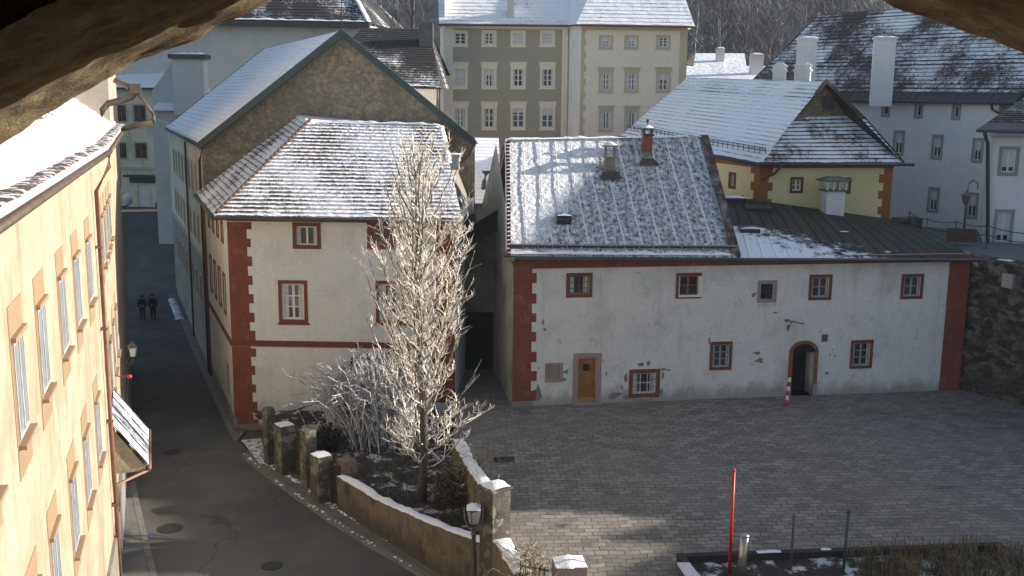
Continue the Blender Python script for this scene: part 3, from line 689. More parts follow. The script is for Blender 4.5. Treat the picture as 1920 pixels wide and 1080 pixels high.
pipe(wh,[eL+V((-.02,.6,-.12)),WS.pt(WS.L-.1,7.5,.1),WS.pt(WS.L-8.6,7.5,.1)][:0] or [WS.pt(WS.L-9.2,7.85,.3),WS.pt(WS.L-9.2,7.3,.1),WS.pt(WS.L-9.2,ROADZ,.1)],.06,COPPER)
# ------------------------------------------------------------------ 3 big gabled house behind it
BA,BB=V((-15.78,53.05,0)),V((-1.95,53.15,0)); DS=V((-.371,.928,0)).normalized()
BC=BB+DS*25; BD=BA+DS*25
big=thing('big_gabled_house','big house with a rough stone gable and green-black verge boards behind the white house','house',(BA.x,BA.y,ROADZ))
BF=Facade(BA,BB); BS=Facade(BD,BA); BR=Facade(BB,BC)
for k in range(9):
    a=BS.L-1.6-2.35*k
    for z0,hh in ((7.5,1.75),(4.85,1.6)): window(big,BS,(a-.55,z0,a+.55,z0+hh),sur=.12,surm=BEIGE,nx=2,ny=3,curtain=0)
    window(big,BS,(a-.5,1.5,a+.5,3.2),sur=.12,surm=BEIGE,nx=2,ny=2)
def bx(mb):
    ap=BF.pt(BF.L*.52,16.0); mb.face([BF.pt(0,10.45),BF.pt(BF.L,10.45),ap],m=1)
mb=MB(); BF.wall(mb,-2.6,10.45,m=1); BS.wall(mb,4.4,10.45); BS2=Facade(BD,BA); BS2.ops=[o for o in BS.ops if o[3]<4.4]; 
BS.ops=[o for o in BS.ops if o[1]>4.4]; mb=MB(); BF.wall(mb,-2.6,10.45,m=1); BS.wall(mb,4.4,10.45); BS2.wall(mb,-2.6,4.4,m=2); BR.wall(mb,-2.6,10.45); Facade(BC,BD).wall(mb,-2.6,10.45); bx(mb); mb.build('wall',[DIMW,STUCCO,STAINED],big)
mb=MB(); BS.box(mb,0,BS.L,4.3,4.5,-.05,.06); mb.build('string_course',BEIGE,big)
apF=at(640,57,52.5); lF=at(373,268,52.4); rF=at(891,263,52.5); 
back=DS*25
lB=lF+back; apB=apF+back; rB=rF+back
mb=MB(); roof_mesh(mb,lB,lF,apF,apB,.36,.035,.012,du=.4,seed=5); mb.build('roof',S_BIG,big)
mb=MB(); roof_mesh(mb,rF,rB,apB,apF,.4,.03,.01,du=.6,seed=6); mb.build('roof_far_slope',S_BIG,big)
def board(mb,p,q,w,dy,dn=.0):
    a=[p+V((0,0,.07)),q+V((0,0,.07)),q+V((0,0,-w)),p+V((0,0,-w))]
    b=[x+V((0,dy,0)) for x in a]; mb.hexa([a[3],a[2],b[2],b[3],a[0],a[1],b[1],b[0]])
mb=MB(); board(mb,lF+V((0,-.07,0)),apF+V((0,-.07,0)),.34,.25); board(mb,apF+V((0,-.07,0)),rF+V((0,-.07,0)),.34,.25); mb.build('verge_board',GREENM,big)
mb=MB(); board(mb,lB+V((0,0,0)),apB,.3,.1); mb.build('rear_verge',GREENM,big)
mb=MB(); mb.tube([lB+V((-.05,0,-.1)),lF+V((-.05,0,-.1))],.09,8); mb.tube([rF+V((.05,0,-.1)),rB+V((.05,0,-.1))],.09,8); mb.build('gutter',SLATEM,big,True)
mb=MB(); snow_strip(mb,[lB+V((.2,0,.12)),lF+V((.2,0,.12))],.3,.1,seed=8); mb.build('eave_snow',SNOWM,big,True)
pipe(big,[lF+V((0,.6,-.2)),BS.pt(BS.L-.25,9.6,.12),BS.pt(BS.L-.22,7.4,.12),BS.pt(BS.L-.22,ROADZ,.12)],.065,SLATEM)
pipe(big,[BS.pt(BS.L-9,10.2,.12),BS.pt(BS.L-9,ROADZ,.12)],.06,RUSTP)
pipe(big,[rF+V((0,.4,-.2)),rF+V((-.3,.5,-.8)),rF+V((-1.0,.5,-1.3))],.08,RUSTP,'downpipe')
mb=MB(); mb.tube([apF+V((0,.2,0)),apF+V((0,.2,1.6))],.02,5); mb.tube([apF+V((-.25,.2,1.35)),apF+V((.25,.2,1.35))],.015,5); mb.build('lightning_rod',IRON,big)
# annex chimney stub on the white house's right ridge end
chimney('chimney','',tuple(at(851,318,49)),.5,.45,.62,0,PALE,'slab',parent=wh)
# ------------------------------------------------------------------ 4 long white house on the square
CA=atz(961,762,0); CB=atz(1797,731,0)
ce=thing('long_white_house','long low white house with red frieze and corner bands beyond the square','house',(CA.x,CA.y,0))
C=Facade(CA,CB); CN=V((C.n.x,C.n.y,0)); inw=-CN
CLb=CA+inw*12.2+C.d*.0; CRb=CB+inw*8
CL=Facade(CLb,CA); CR=Facade(CB,CRb)
kw=dict(surm=BROWNR,sur=.13)
window(ce,C,C.rect(1062,512,1110,557),nx=2,ny=1,fm=WOODF,curtain=.8,bars=3,**kw)
w=window(ce,C,C.rect(1268,512,1314,559),nx=2,ny=2,fm=WOODF,**kw)
r=C.rect(1268,512,1314,559)
mb=MB(); C.box(mb,r[2]-.14,r[2]+.06,r[1]+.06,r[3]-.14,.03,.07); C.box(mb,r[0]+.13,r[0]+.2,r[1]+.1,r[3]-.14,-.08,-.04); C.box(mb,r[0]+.13,r[2]-.1,r[1]+.06,r[1]+.15,-.06,.04); mb.build('open_shutter',WTRIM,w)
window(ce,C,C.rect(1421,526,1455,567),nx=3,ny=3,fm=IRON,surm=PINKS,sur=.15,bars=2)
window(ce,C,C.rect(1518,515,1558,562),nx=2,ny=2,fm=GREYS,curtain=.25,**kw)
window(ce,C,C.rect(1691,514,1729,560),nx=2,ny=2,fm=GREYS,curtain=.25,**kw)
window(ce,C,C.rect(1332,641,1371,693),nx=2,ny=3,fm=GREYS,curtain=.3,**kw)
window(ce,C,C.rect(1180,693,1236,744),nx=3,ny=2,fm=WTRIM,curtain=.7,bars=4,surm=BROWNR,sur=.17)
window(ce,C,C.rect(1596,638,1634,690),nx=2,ny=3,fm=GREYS,curtain=.3,**kw)
# blind niche
r=C.rect(1022,681,1055,716); s_=.11; C.ops.append((r[0]+s_,r[1]+s_,r[2]-s_,r[3]-s_,.14))
mb=MB()
for q in ((r[0],r[0]+s_,r[1],r[3]),(r[2]-s_,r[2],r[1],r[3]),(r[0]+s_,r[2]-s_,r[1],r[1]+s_),(r[0]+s_,r[2]-s_,r[3]-s_,r[3])): C.box(mb,*q,-.02,.02)
nf=mb.build('niche_frame',PINKS,ce)
mb=MB(); C.box(mb,r[0]+s_,r[2]-s_,r[1]+s_,r[3]-s_,-.13,-.10); mb.build('niche_panel',PINKS,nf)
# wooden door
d0,dz1=C.hit(1075,663); d1,_=C.hit(1128,663); w_=.22
C.ops.append((d0+w_,0.0,d1-w_,dz1-.22,.32))
mb=MB()
D0,D1_=d0+w_,d1-w_; ztop=dz1-.22
C.box(mb,D0,D1_,.05,ztop,-.24,-.17)
for q in ((D0+.02,D0+.13,.25,ztop-.05),(D1_-.13,D1_-.02,.25,ztop-.05),(D0+.13,D1_-.13,.25,.36),(D0+.13,D1_-.13,.95,1.06),(D0+.13,D1_-.13,ztop-.16,ztop-.05)): C.box(mb,*q,-.20,-.15)
dr=mb.build('door',WOODD,ce)
mb=MB(); C.box(mb,(D0+D1_)/2-.14,(D0+D1_)/2+.14,1.42,1.72,-.18,-.145); mb.build('peep_window',GLASS,dr)
mb=MB(); C.box(mb,D0+.02,D1_-.02,.05,.24,-.19,-.148); mb.build('kick_board',plain('pale_kick_board',(.45,.26,.09),.6,.2),dr)
mb=MB(); mb.tube([C.pt(D1_-.1,1.05,-.15),C.pt(D1_-.1,1.05,-.09),C.pt(D1_-.22,1.05,-.09)],.013,6); mb.build('handle',STEEL,dr)
mb=MB(); C.box(mb,d0,D0,0,dz1,-.05,.03); C.box(mb,D1_,d1,0,dz1,-.05,.03); C.box(mb,D0,D1_,ztop,dz1,-.05,.03); mb.build('stone_surround',PINKS,dr)
mb=MB(); C.box(mb,d0-.05,d1+.05,-.02,.06,-.3,.18); mb.build('doorstep',GREYS,dr)
# arched doorway, standing open, near-black panels in place of its unlit depth
a0,z1=C.hit(1487,645); a1,_=C.hit(1529,645); zs=z1-(a1-a0)/2*.75
C.ops.append((a0,0.0,a1,zs,.9))
mb=MB(); c=(a0+a1)/2; rr=(a1-a0)/2
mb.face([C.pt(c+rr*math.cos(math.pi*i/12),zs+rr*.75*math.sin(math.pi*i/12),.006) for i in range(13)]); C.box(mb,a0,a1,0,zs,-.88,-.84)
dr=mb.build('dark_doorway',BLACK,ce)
mb=MB(); w_=.16
C.box(mb,a0-w_,a0,.55,zs,-.1,.035); C.box(mb,a1,a1+w_,.55,zs,-.1,.035)
for i in range(12):
    t0,t1=math.pi*i/12,math.pi*(i+1)/12; q=[]
    for o in (.035,-.05): q.append([C.pt(c+R_*math.cos(t),zs+R_*.75*math.sin(t)+ (w_*.2*math.sin(t) if R_>rr else 0),o) for R_,t in ((rr,t0),(rr+w_,t0),(rr+w_,t1),(rr,t1))])
    mb.hexa(q[0]+q[1])
mb.build('arch_surround',plain('red_brown_stone',(.24,.10,.065),.9,.3,5,0,.3),dr)
mb=MB(); C.box(mb,a0-w_-.02,a0,0,.55,-.1,.045); C.box(mb,a1,a1+w_+.02,0,.55,-.1,.045); mb.build('jamb_foot',GREYS,dr)
mb=MB(); C.box(mb,a0+.05,a0+.12,.1,zs,-.8,-.1); mb.build('open_door_leaf',WOODK,dr)
def cex(mb):
    # gables of the main roof
    gl=[CL.pt(CL.L,6.3),CL.pt(0,6.3)]; top=at(951,263,48.0)
    mb.face([gl[1],gl[0],V((CL.pt(CL.L-5.5,0).x,CL.pt(CL.L-5.5,0).y,top.z-.15))])
walls(ce,[C,CR,Facade(CRb,CLb)],-.6,6.32,WHITEC); walls(ce,[CL],-.6,6.32,plaster('shaded_stained_plaster',(.40,.39,.36),(.14,.135,.125),.8,None,0,.9,.5),'side_wall',extra=cex)  # side wall plaster darkened for the passage shade, besides its stains
mb=MB(); C.box(mb,-.03,C.L+.03,5.94,6.30,-.05,.05); C.box(mb,-.1,C.L+.1,6.18,6.30,-.05,.12); mb.build('frieze',RED,ce)
quoins(ce,C,0,1,.78,.22,5.94,.22,.42,RED,5); 
mb=MB(); C.box(mb,C.L-.98,C.L+.02,-.1,5.94,-.05,.012); mb.build('corner_band',RED,ce)
mb=MB(); C.box(mb,-.06,.86,-.1,.22,-.05,.06); mb.build('corner_stone',GREYC,ce)
# flaked patches of plaster with their own outlines
rnd=random.Random(4); PATCHM=plaster('bare_render',(.24,.235,.225),(.14,.135,.13),.5,None,0,.2,1.0,2.5)
for px,py,sx,sy in ((1203,683,.17,.13),(1216,681,.12,.10),(1243,692,.16,.07),(1253,694,.12,.06),(1173,708,.10,.26),(1166,726,.07,.12),(1243,704,.06,.2),(1061,697,.14,.12),(1058,711,.12,.10),(1152,741,.35,.18),(1008,736,.22,.38),(1137,700,.04,.12),(1018,604,.05,.15),(1022,618,.10,.08),(1413,553,.12,.10),(1424,676,.26,.12),(1419,662,.2,.08),(1475,600,.16,.05),(1556,665,.07,.05),(1566,668,.06,.05),(1560,655,.05,.05),(1633,643,.2,.03),(1175,744,.2,.1),(1240,735,.1,.16),(1286,738,.03,.12),(1010,690,.05,.05),(1453,586,.16,.04),(1205,750,.6,.05),(1330,640,.05,.2),(1550,700,.12,.09)):
    a,z=C.hit(px,py); n=13; o=.004+.001*(px%3)
    pts=[]
    for i in range(n):
        t=2*math.pi*i/n; k=rnd.uniform(.5,1.15); pts.append(C.pt(a+sx*k*math.cos(t),max(.02,z+sy*k*math.sin(t)),o))
    mb=MB(); mb.face(pts); mb.build('bare_plaster_patch',PATCHM,ce)
# roofs
rL=at(951,263,48.0); rR=at(1326,257,49.6); e0=at(953,480,42.2); e1=at(1387,483,43.75)
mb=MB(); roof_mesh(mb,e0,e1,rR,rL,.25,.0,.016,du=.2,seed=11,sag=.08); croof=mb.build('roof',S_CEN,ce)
bk0=V((rL.x-1.0,rL.y+6.5,rL.z-4.9)); bk1=V((rR.x-1.0,rR.y+6.5,rR.z-4.9))
mb=MB(); mb.face([rL,rR,bk1,bk0]); mb.build('roof_back',S_FULL,ce)
mb=MB()
nrm=(e1-e0).cross(rL-e0).normalized()
for k in range(1,13):
    u=k/13; a=e0.lerp(e1,u); b=rL.lerp(rR,u); pts=[a.lerp(b,t/8)+nrm*(.05+.012*math.sin(k*3+t)-.08*4*(t/8)*(1-t/8)) for t in range(9)]; mb.tube(pts,.02,5)
mb.build('batten',plain('snowy_batten',(.58,.60,.63),.8,.5,5),croof,True)
mb=MB(); board(mb,rL+V((-.12,-.05,.0)),bk0+V((-.12,0,0)),.30,.12); mb.build('bargeboard',plaster('orange_bargeboard',(.30,.105,.045),(.2,.07,.03),.4,None,0,.3,.1),ce)
mb=MB()
for i in range(30):
    if i in (3,4,9,10,11,15): pass
    p=e0.lerp(rL,i/30.0)+nrm*.06; mb.box(p+V((.02,0,-.02)),.16,.30,.10,R(rnd.uniform(-6,6)))
mb.build('verge_tile',plain('verge_tile_brown',(.10,.055,.04),.85,.4,5),croof)
mb=MB(); snow_strip(mb,[rL+V((-.1,0,.02)),rR+V((-.3,0,.03))],.30,.11,seed=12,cover=.75); snow_strip(mb,[e0.lerp(rL,.02)+V((-.03,0,.09)),rL+V((-.05,0,.05))],.13,.09,seed=13); snow_strip(mb,[e0+V((.1,.18,.08)),e1+V((-.2,.18,.08))],.34,.13,seed=14,step=.2); mb.build('ridge_snow',SNOWM,croof,True)
mb=MB(); board(mb,rR+V((.02,-.06,.02)),e1+V((.02,-.06,.04)),.12,.1); 
s1=e1.lerp(rR,1.0); q=[(e1+V((-.35,0,.10))),e1+V((.05,0,.10)),rR+V((.05,0,.10)),rR+V((-.35,0,.10))]; mb.face(q); mb.build('verge_flashing',plaster('brown_flashing',(.075,.05,.042),(.5,.5,.52),.5,None,0,.5,.3,2.5),croof)
# snow fence rail above the eave and gutter
a,b=e0.lerp(rL,.075)+nrm*.10,e1.lerp(rR,.075)+nrm*.10
mb=MB(); mb.tube([a,b],.035,6); mb.tube([a-nrm*.0+V((0,-.02,-.14)),b+V((0,-.02,-.14))],.03,6)
for k in range(14): p=a.lerp(b,k/13); mb.tube([p+nrm*.03,p-nrm*.15],.02,4); 
mb.build('snow_rail',plain('weathered_rail',(.30,.30,.30),.7,.4,6),croof,True)
mb=MB(); 
for k in range(16): 
    p=a.lerp(b,(k+.5)/16)+V((0,.0,-.14)); L=(b-a).length/16; mb.box(p+V((0,0,-.06)),L*.94,.05,.17,math.atan2((b-a).y,(b-a).x))
mb.build('snow_board',WOODK,croof)
mb=MB(); mb.tube([e0+V((-.15,-.1,-.08)),e1+V((0,-.1,-.08)),at(1832,486,45.35)+V((.1,-.1,-.03))],.085,8); mb.build('gutter',SLATEM,ce,True)
mb=MB(); mb.box(e0+V((.0,.25,-.2)),.45,.9,.16,.1); mb.build('eave_end',GREYC,ce)
# roof hatch and bare tiles
def hatch(px,py,w,l,mat,name='roof_hatch',Y=None,sn=True):
    d=ray(px,py); k=(e0-V((0,0,CZ))).dot(nrm)/d.dot(nrm); p=V((0,0,CZ))+d*k
    ud=(e1-e0).normalized(); vd=(rL-e0).normalized()
    c=[p-ud*w/2-vd*l/2,p+ud*w/2-vd*l/2,p+ud*w/2+vd*l/2,p-ud*w/2+vd*l/2]
    m=MB(); m.hexa([x-nrm*.05 for x in c]+[c[0]+nrm*.22,c[1]+nrm*.22,c[2]+nrm*.08,c[3]+nrm*.08]); o=m.build(name,mat,croof)
    if sn: s=MB(); snow_strip(s,[c[3].lerp(c[0],.35)+nrm*.15,c[2].lerp(c[1],.35)+nrm*.15],.4,.1,seed=px%40); s.build('snow',SNOWM,o,True)
    return p
hatch(1057,411,.62,.55,SLATEM)
# chimneys on the long house
def cpl(px,py):
    d=ray(px,py); k=(e0-V((0,0,CZ))).dot(nrm)/d.dot(nrm); return V((0,0,CZ))+d*k
p=cpl(1143,322); ch=chimney('chimney','',tuple(p+V((0,.15,-.5))),.42,.42,1.15,R(8),GREYC,None,parent=ce,snow=False)
mb=MB(); b=p+V((0,.15,.62)); mb.box(b,.54,.54,.07,R(8))
for x,y in ((-1,-1),(1,-1),(1,1),(-1,1)): mb.box(b+V((x*.2,y*.2,.07)),.08,.08,.42,R(8))
mb.box(b+V((0,0,.49)),.6,.6,.07,R(8)); mb.build('chimney_lantern',GREYC,ch)
mb=MB(); snow_strip(mb,[b+V((-.3,0,.56)),b+V((.3,0,.56))],.56,.13,step=.1,seed=3); mb.build('snow',SNOWM,ch,True)
mb=MB(); mb.box(p+V((0,-.12,-.26)),1.0,.95,.30,R(8),0,.55); mb.build('flashing',plain('dark_flashing',(.05,.048,.045),.7,.3),ch)
p=cpl(1213,297); ch=chimney('chimney','',tuple(p+V((0,.15,-.5))),.40,.40,1.55,R(8),BRICK,None,parent=ce,snow=False)
mb=MB(); mb.box(p+V((0,.15,-.45)),.44,.44,.72,R(8)); mb.build('chimney_base',GREYC,ch)
b=p+V((0,.15,1.02)); mb=MB(); mb.box(b,.52,.52,.10,R(8))
for x,y in ((-1,-1),(1,-1),(1,1),(-1,1)): mb.box(b+V((x*.18,y*.18,.1)),.09,.09,.20,R(8))
mb.box(b+V((0,0,.30)),.56,.56,.06,R(8)); mb.build('chimney_hood',SLATEM,ch)
mb=MB(); snow_strip(mb,[b+V((-.28,0,.36)),b+V((.28,0,.36))],.54,.14,step=.1,seed=5); mb.build('snow',SNOWM,ch,True)
mb=MB(); mb.tube([b+V((0,0,.36)),b+V((0,0,.62))],.02,5); mb.lathe(b+V((0,0,.60)),[(.0,0),(.06,.04),(.075,.09),(.05,.15),(.0,.17)],8); mb.build('finial',IRON,ch,True)
mb=MB(); mb.box(p+V((0,-.12,-.26)),.95,.9,.28,R(8),0,.5); mb.build('flashing',plain('brown_flashing_lead',(.07,.045,.035),.7,.3),ch)
# metal roof on the right half
m0=e1+V((-.1,.05,-.06)); m1=at(1833,486,45.35); m2=at(1690,414,52.6); m3=at(1352,366,51.2)
mb=MB(); ng=10
mt=lambda u,v: (m0.lerp(m1,u)).lerp(m3.lerp(m2,u),v)+V((0,0,.35*math.sin(math.pi*v)*.35))
UV=[[(u/26*11.2,v/ng*7.4) for u in range(27)] for v in range(ng+1)]
mb.grid([[mt(u/26,v/ng) for u in range(27)] for v in range(ng+1)],UV); mroof=mb.build('metal_roof',METALR,ce,True)
mb=MB(); mb.grid([[m1.lerp(m2,t/6)+V((0,0,.12*math.sin(math.pi*t/6))) for t in range(7)],[V((CB.x+.2,CB.y,6.0)).lerp(V((CRb.x,CRb.y,6.2)),t/6)+V((.2,0,-.5)) for t in range(7)]]); mb.build('roof_end',METALR,ce,True)
def mhatch(u,v,w,l,h,snow,nm='roof_hatch'):
    p=mt(u,v); ud=(m1-m0).normalized(); vd=(m3-m0).normalized(); n=ud.cross(vd).normalized()
    c=[p-ud*w/2-vd*l/2,p+ud*w/2-vd*l/2,p+ud*w/2+vd*l/2,p-ud*w/2+vd*l/2]
    m=MB(); m.hexa([x-n*.05 for x in c]+[c[0]+n*h,c[1]+n*h,c[2]+n*.06,c[3]+n*.06]); o=m.build(nm,SLATEM,mroof)
    if snow: s=MB(); snow_strip(s,[c[0].lerp(c[3],.5)+n*(h*.5),c[1].lerp(c[2],.5)+n*(h*.5)],l*.9,.09,seed=int(u*40)); s.build('snow',SNOWM,o,True)
mhatch(.05,.93,1.3,.9,.25,True); mhatch(.17,.80,1.3,.9,.18,False); mhatch(.085,.40,.95,.8,.14,True); mhatch(.53,.45,.42,.35,.05,True)
# lamp bracket arm and number plate are things of their own
mb=MB(); a,z=C.hit(1474,600); a2,z2=C.hit(1497,602); a3,z3=C.hit(1477,615)
mb.tube([C.pt(a-.05,z-.05,.02),C.pt(a+.1,z,.25),C.pt(a2,z2,.6)],.022,6); mb.tube([C.pt(a3,z3-.1,.03),C.pt(a3,z3+.12,.03)],.035,6); mb.tube([C.pt(a3,z3,.05),C.pt(a+.15,z,.3)],.015,5)
alone(mb,'wall_bracket',IRON,'bent dark iron bracket above the arched doorway of the long white house','bracket')
mb=MB(); r=C.rect(1541,627,1551,640); C.box(mb,*(r[0],r[2],r[1],r[3]),.004,.03); o=alone(mb,'wall_plaque',plain('plaque_bronze',(.10,.10,.11),.5,.5,20),'small grey plaque on white wall right of the arched doorway','plaque')
# red and white barrier pole leaning beside the arched doorway
pb=atz(1474,760,0); pt_=C.pt(C.hit(1483,685)[0],1.45,.06)
bp=thing('barrier_pole','red and white banded barrier pole leaning beside the arched doorway','barrier',tuple(pb))
mb=MB(); k=9
for i in range(k): mb.tube([pb.lerp(pt_,i/k),pb.lerp(pt_,(i+1)/k)],[.07,.07] if i<6 else [.045,.045],8,(i%2 if i<6 else 0))
mb.build('pole',[REDP,WHITEP],bp,True)
mb=MB(); mb.lathe(pb+V((0,0,-.0)),[(.14,0),(.14,.05),(.09,.1)],10); mb.build('foot',REDP,bp)
# ------------------------------------------------------------------ 5 building at the back of the passage and covered link
mi=thing('passage_house','grey stone house with a snowy roof at the back of the dark passage','house',(-3,57,0))
pA,pB=V((-5.5,57.5,0)),V((-.9,57.5,0)); PF=Facade(pA,pB); PF.ops.append((2.1,-.1,4.0,2.3,.8))
ez=at(880,378,57).z
walls(mi,[PF,Facade(pB,pB+V((-1,8,0))),Facade(pA+V((-1,8,0)),pA)],-.6,ez,GREYC)
mb=MB(); PF.box(mb,2.1,4.0,-.1,2.3,-.78,-.74); mb.build('dark_doorway',BLACK,mi)  # near-black sheet painted for the unlit depth behind the opening
mb=MB(); roof_mesh(mb,V((-5.8,57.1,ez-.1)),V((-.6,57.1,ez-.1)),V((-.9,64,ez+3.2)),V((-6.0,64,ez+3.2)),.4,.03,.012,seed=21); mb.build('roof',S_BIG,mi)
mb=MB(); q=at(908,340,58.5); mb.tube([q+V((-.1,0,-.9)),q,q+V((.1,0,.45))],.13,8); mb.box(q+V((.25,0,.45)),.7,.4,.14,.2); mb.build('stove_pipe',SLATEM,mi)
lk=thing('covered_link','dark sloping lean-to roof bridging the passage between the two white houses','link roof',tuple(at(890,425,47.5)))
a,b=at(938,390,47.5),at(846,447,46.5)
mb=MB(); c=[b+V((0,0,-.75)),a+V((0,0,-.95)),a+V((0,2.2,-.95)),b+V((0,2.2,-.75)),b,a,a+V((0,2.2,.1)),b+V((0,2.2,.1))]; mb.hexa(c); mb.build('boarding',WOODK,lk)
mb=MB(); mb.face([b+V((0,-.1,.02)),a+V((0,-.1,.02)),a+V((0,2.4,.3)),b+V((0,2.4,.3))]); mb.build('roof',SLATEM,lk)
mb=MB(); Fk=Facade((-2.4,48.3),(-.8,48.3)); Fk.wall(mb,2.9,7.2); mb.build('wall',GREYC,lk); mb=MB(); Fk.box(mb,0,Fk.L,0,2.9,-.5,-.4); mb.build('dark_passage_panel',BLACK,lk)  # black panel stands in for the unlit passage opening
# ------------------------------------------------------------------ 6 yellow house
YA,YB=V((12.3,52.0,0)),V((19.25,53.0,0)); YF_=V((6.9,66.8,0)); YBR=YB+(YF_-YA)
ye=thing('yellow_house','yellow house with orange-brown corners, snowy hipped roof and stone gablet','house',(12.3,52,5))
YFr=Facade(YA,YB); YL=Facade(YF_,YA); YR=Facade(YB,YBR)
window(ye,YFr,YFr.rect(1482,332,1505,362),sur=.12,surm=BROWNR,nx=2,ny=2,fw=.07,mw=.04)
window(ye,YFr,YFr.rect(1571,333,1594,363),sur=.12,surm=BROWNR,nx=2,ny=2,fw=.07,mw=.04)
window(ye,YL,YL.rect(1367,322,1379,355),sur=.16,surm=BROWNR,nx=2,ny=2)
a=YL.rect(1260,300,1272,330); window(ye,YL,a,sur=.16,surm=BROWNR,nx=2,ny=2)
walls(ye,[YFr,YL,YR,Facade(YBR,YF_)],4,9.85,YELL)
quoins(ye,YFr,0,1,.45,6.8,9.6,.22,.42,ORANGE,6); quoins(ye,YFr,YFr.L,-1,.45,5.6,9.6,.22,.42,ORANGE,7); quoins(ye,YL,YL.L,-1,.5,6.8,9.6,.3,.42,ORANGE,8)
mb=MB(); YFr.box(mb,-.02,YFr.L+.02,9.6,9.85,-.05,.06); YL.box(mb,0,YL.L+.06,9.6,9.85,-.05,.06); mb.build('frieze',ORANGE,ye)
EL=at(1422,306,51.5); ER=at(1694,306,52.5); AP=at(1548,153,54.4); GL=at(1486,220,53.9); GR=at(1616,216,54.9); RF=at(1290,145,69.4); FE=at(1163,255,66.8)
mb=MB(); roof_mesh(mb,FE,EL,AP,RF,.32,.03,.01,du=.4,seed=31); yr=mb.build('roof',S_YEL,ye)
mb=MB(); roof_mesh(mb,EL,ER,GR,GL,.30,.035,.014,du=.25,seed=32); mb.build('roof_hip',S_YELH,ye)
FR=ER+(FE-EL); mb=MB(); mb.face([ER,FR,RF,AP]); mb.build('roof_far_slope',S_DARK,ye)
mb=MB(); mb.face([GL+V((.1,.02,0)),GR+V((-.1,.02,0)),AP+V((0,.12,-.25))]); gb=mb.build('gablet',GSTONE,ye)
mb=MB(); gc=GL.lerp(GR,.5); mb.hexa([gc+V((x,y,z)) for z in (.35,1.05) for x,y in ((-.24,-.10),(.24,-.10),(.24,.3),(-.24,.3))]); mb.build('gablet_opening',WOODK,gb)
mb=MB(); 
for p,q in ((GL+V((-.15,-.2,-.2)),AP+V((0,-.3,.05))),(AP+V((0,-.3,.05)),GR+V((.1,-.2,-.15))),(GR+V((.1,-.1,-.1)),ER+V((.05,0,.02)))): board(mb,p,q,.16,.35)
mb.build('verge_board',plain('brown_verge',(.10,.06,.04),.7,.3,4),ye)
mb=MB(); snow_strip(mb,[EL+V((.1,0,.05)),GL+V((0,0,.05))],.28,.12,seed=33); mb.build('hip_snow',SNOWM,ye,True)
mb=MB(); mb.tube([EL+V((-.1,-.1,-.06)),ER+V((.5,-.1,-.06))],.08,8); mb.tube([FE+V((-.1,0,-.06)),EL+V((-.1,-.1,-.06))],.08,8); mb.build('gutter',SLATEM,ye,True)
pipe(ye,[EL+V((1.1,-.1,-.1)),EL+V((.9,.2,-.5)),EL+V((.2,.2,-.85))],.06,RUSTP)
mb=MB(); a,b=FE.lerp(RF,.1)+V((0,0,.18)),EL.lerp(AP,.1)+V((0,0,.18))
for h in (0,.14): mb.tube([a+V((0,0,h)),b+V((0,0,h))],.02,4)
for k in range(32): p=a.lerp(b,k/31); mb.tube([p+V((0,0,-.18)),p+V((0,0,.16))],.018,4)
mb.build('snow_rail',IRON,ye)
for (px,py,Y,w) in ((1460,168,60.5,.72),(1503,168,58.5,.85)): chimney('chimney','',tuple(at(px,py,Y)-V((0,0,1))),w,.62,2.0,R(-20),WHITE,'gable',parent=ye)
wc=thing('white_chimney','squat white chimney with a slatted hood standing at the edge of the dark metal roof','chimney',tuple(at(1560,392,51.4)))
b=at(1560,394,51.4)-V((0,0,.3)); mb=MB(); mb.box(b,.95,.7,1.25,R(8)); mb.build('shaft',WHITE,wc)
b2=b+V((0,0,1.25)); mb=MB(); mb.box(b2,1.12,.85,.08,R(8)); mb.box(b2+V((0,0,.50)),1.4,1.1,.06,R(8)); mb.box(b2+V((0,0,.56)),1.3,1.0,.16,R(8),0,.45); mb.build('hood',plain('mossy_hood',(.13,.15,.12),.8,.3,6),wc)
for x in (-.48,-.16,.16,.48):
    for y in (-.34,.34): d=V((x*math.cos(R(8))-y*math.sin(R(8)),x*math.sin(R(8))+y*math.cos(R(8)),.08)); mb=MB(); mb.box(b2+d,.11,.11,.42,R(8)); mb.build('slat',PALE,wc)
# ------------------------------------------------------------------ 7 long grey-white house on the terrace and its nearer wing
RA,RB=V((16.2,73.2,0)),V((26.6,57.9,0)); RF=Facade(RA,RB); rin=-RF.n
rh=thing('terrace_house','grey-white house with small slit windows under a broad snow-streaked brown roof','house',(RB.x,RB.y,5))
rk=dict(surm=GREYS,fm=WTRIM,nx=2,ny=1,sur=.20,rec=.06,blind=.75,fw=.05,mw=.02)
for cx,cy,hw,hh in ((1661,204,9,16),(1723,207,9,16),(1793,210,9,16),(1685,268,11,24),(1757,276,11,24),(1833,282,11,24),(1750,375,11,25),(1822,386,12,26)):
    r=RF.rect(cx-hw*.8,cy-hh,cx+hw*.8,cy+hh); window(rh,RF,r,**{**rk,'sur':.15 if hh>20 else .17,'nx':1 if hh<20 else 2,'fw':.04,'blind':.5 if hh>20 else 0})
RC=RB+rin*13; RD=RA+rin*13
walls(rh,[RF,Facade(RB,RC),Facade(RC,RD),Facade(RD,RA)],4,13.0,WHITER)
E1=RA+RF.n*.5-RF.d*.6+V((0,0,13.05)); E2=RB+RF.n*.5+RF.d*1.2+V((0,0,12.95)); T1=at(1537,27,76.5); T2=T1+RF.d*20
mb=MB(); roof_mesh(mb,E1.lerp(T1,.07),E2.lerp(T2,.07),T2,T1,.42,.045,.012,du=.4,seed=41); rr_=mb.build('roof',S_RIGHT,rh)
mb=MB(); mb.face([E1,E2,E2.lerp(T2,.072)+V((0,0,.03)),E1.lerp(T1,.072)+V((0,0,.03))]); 
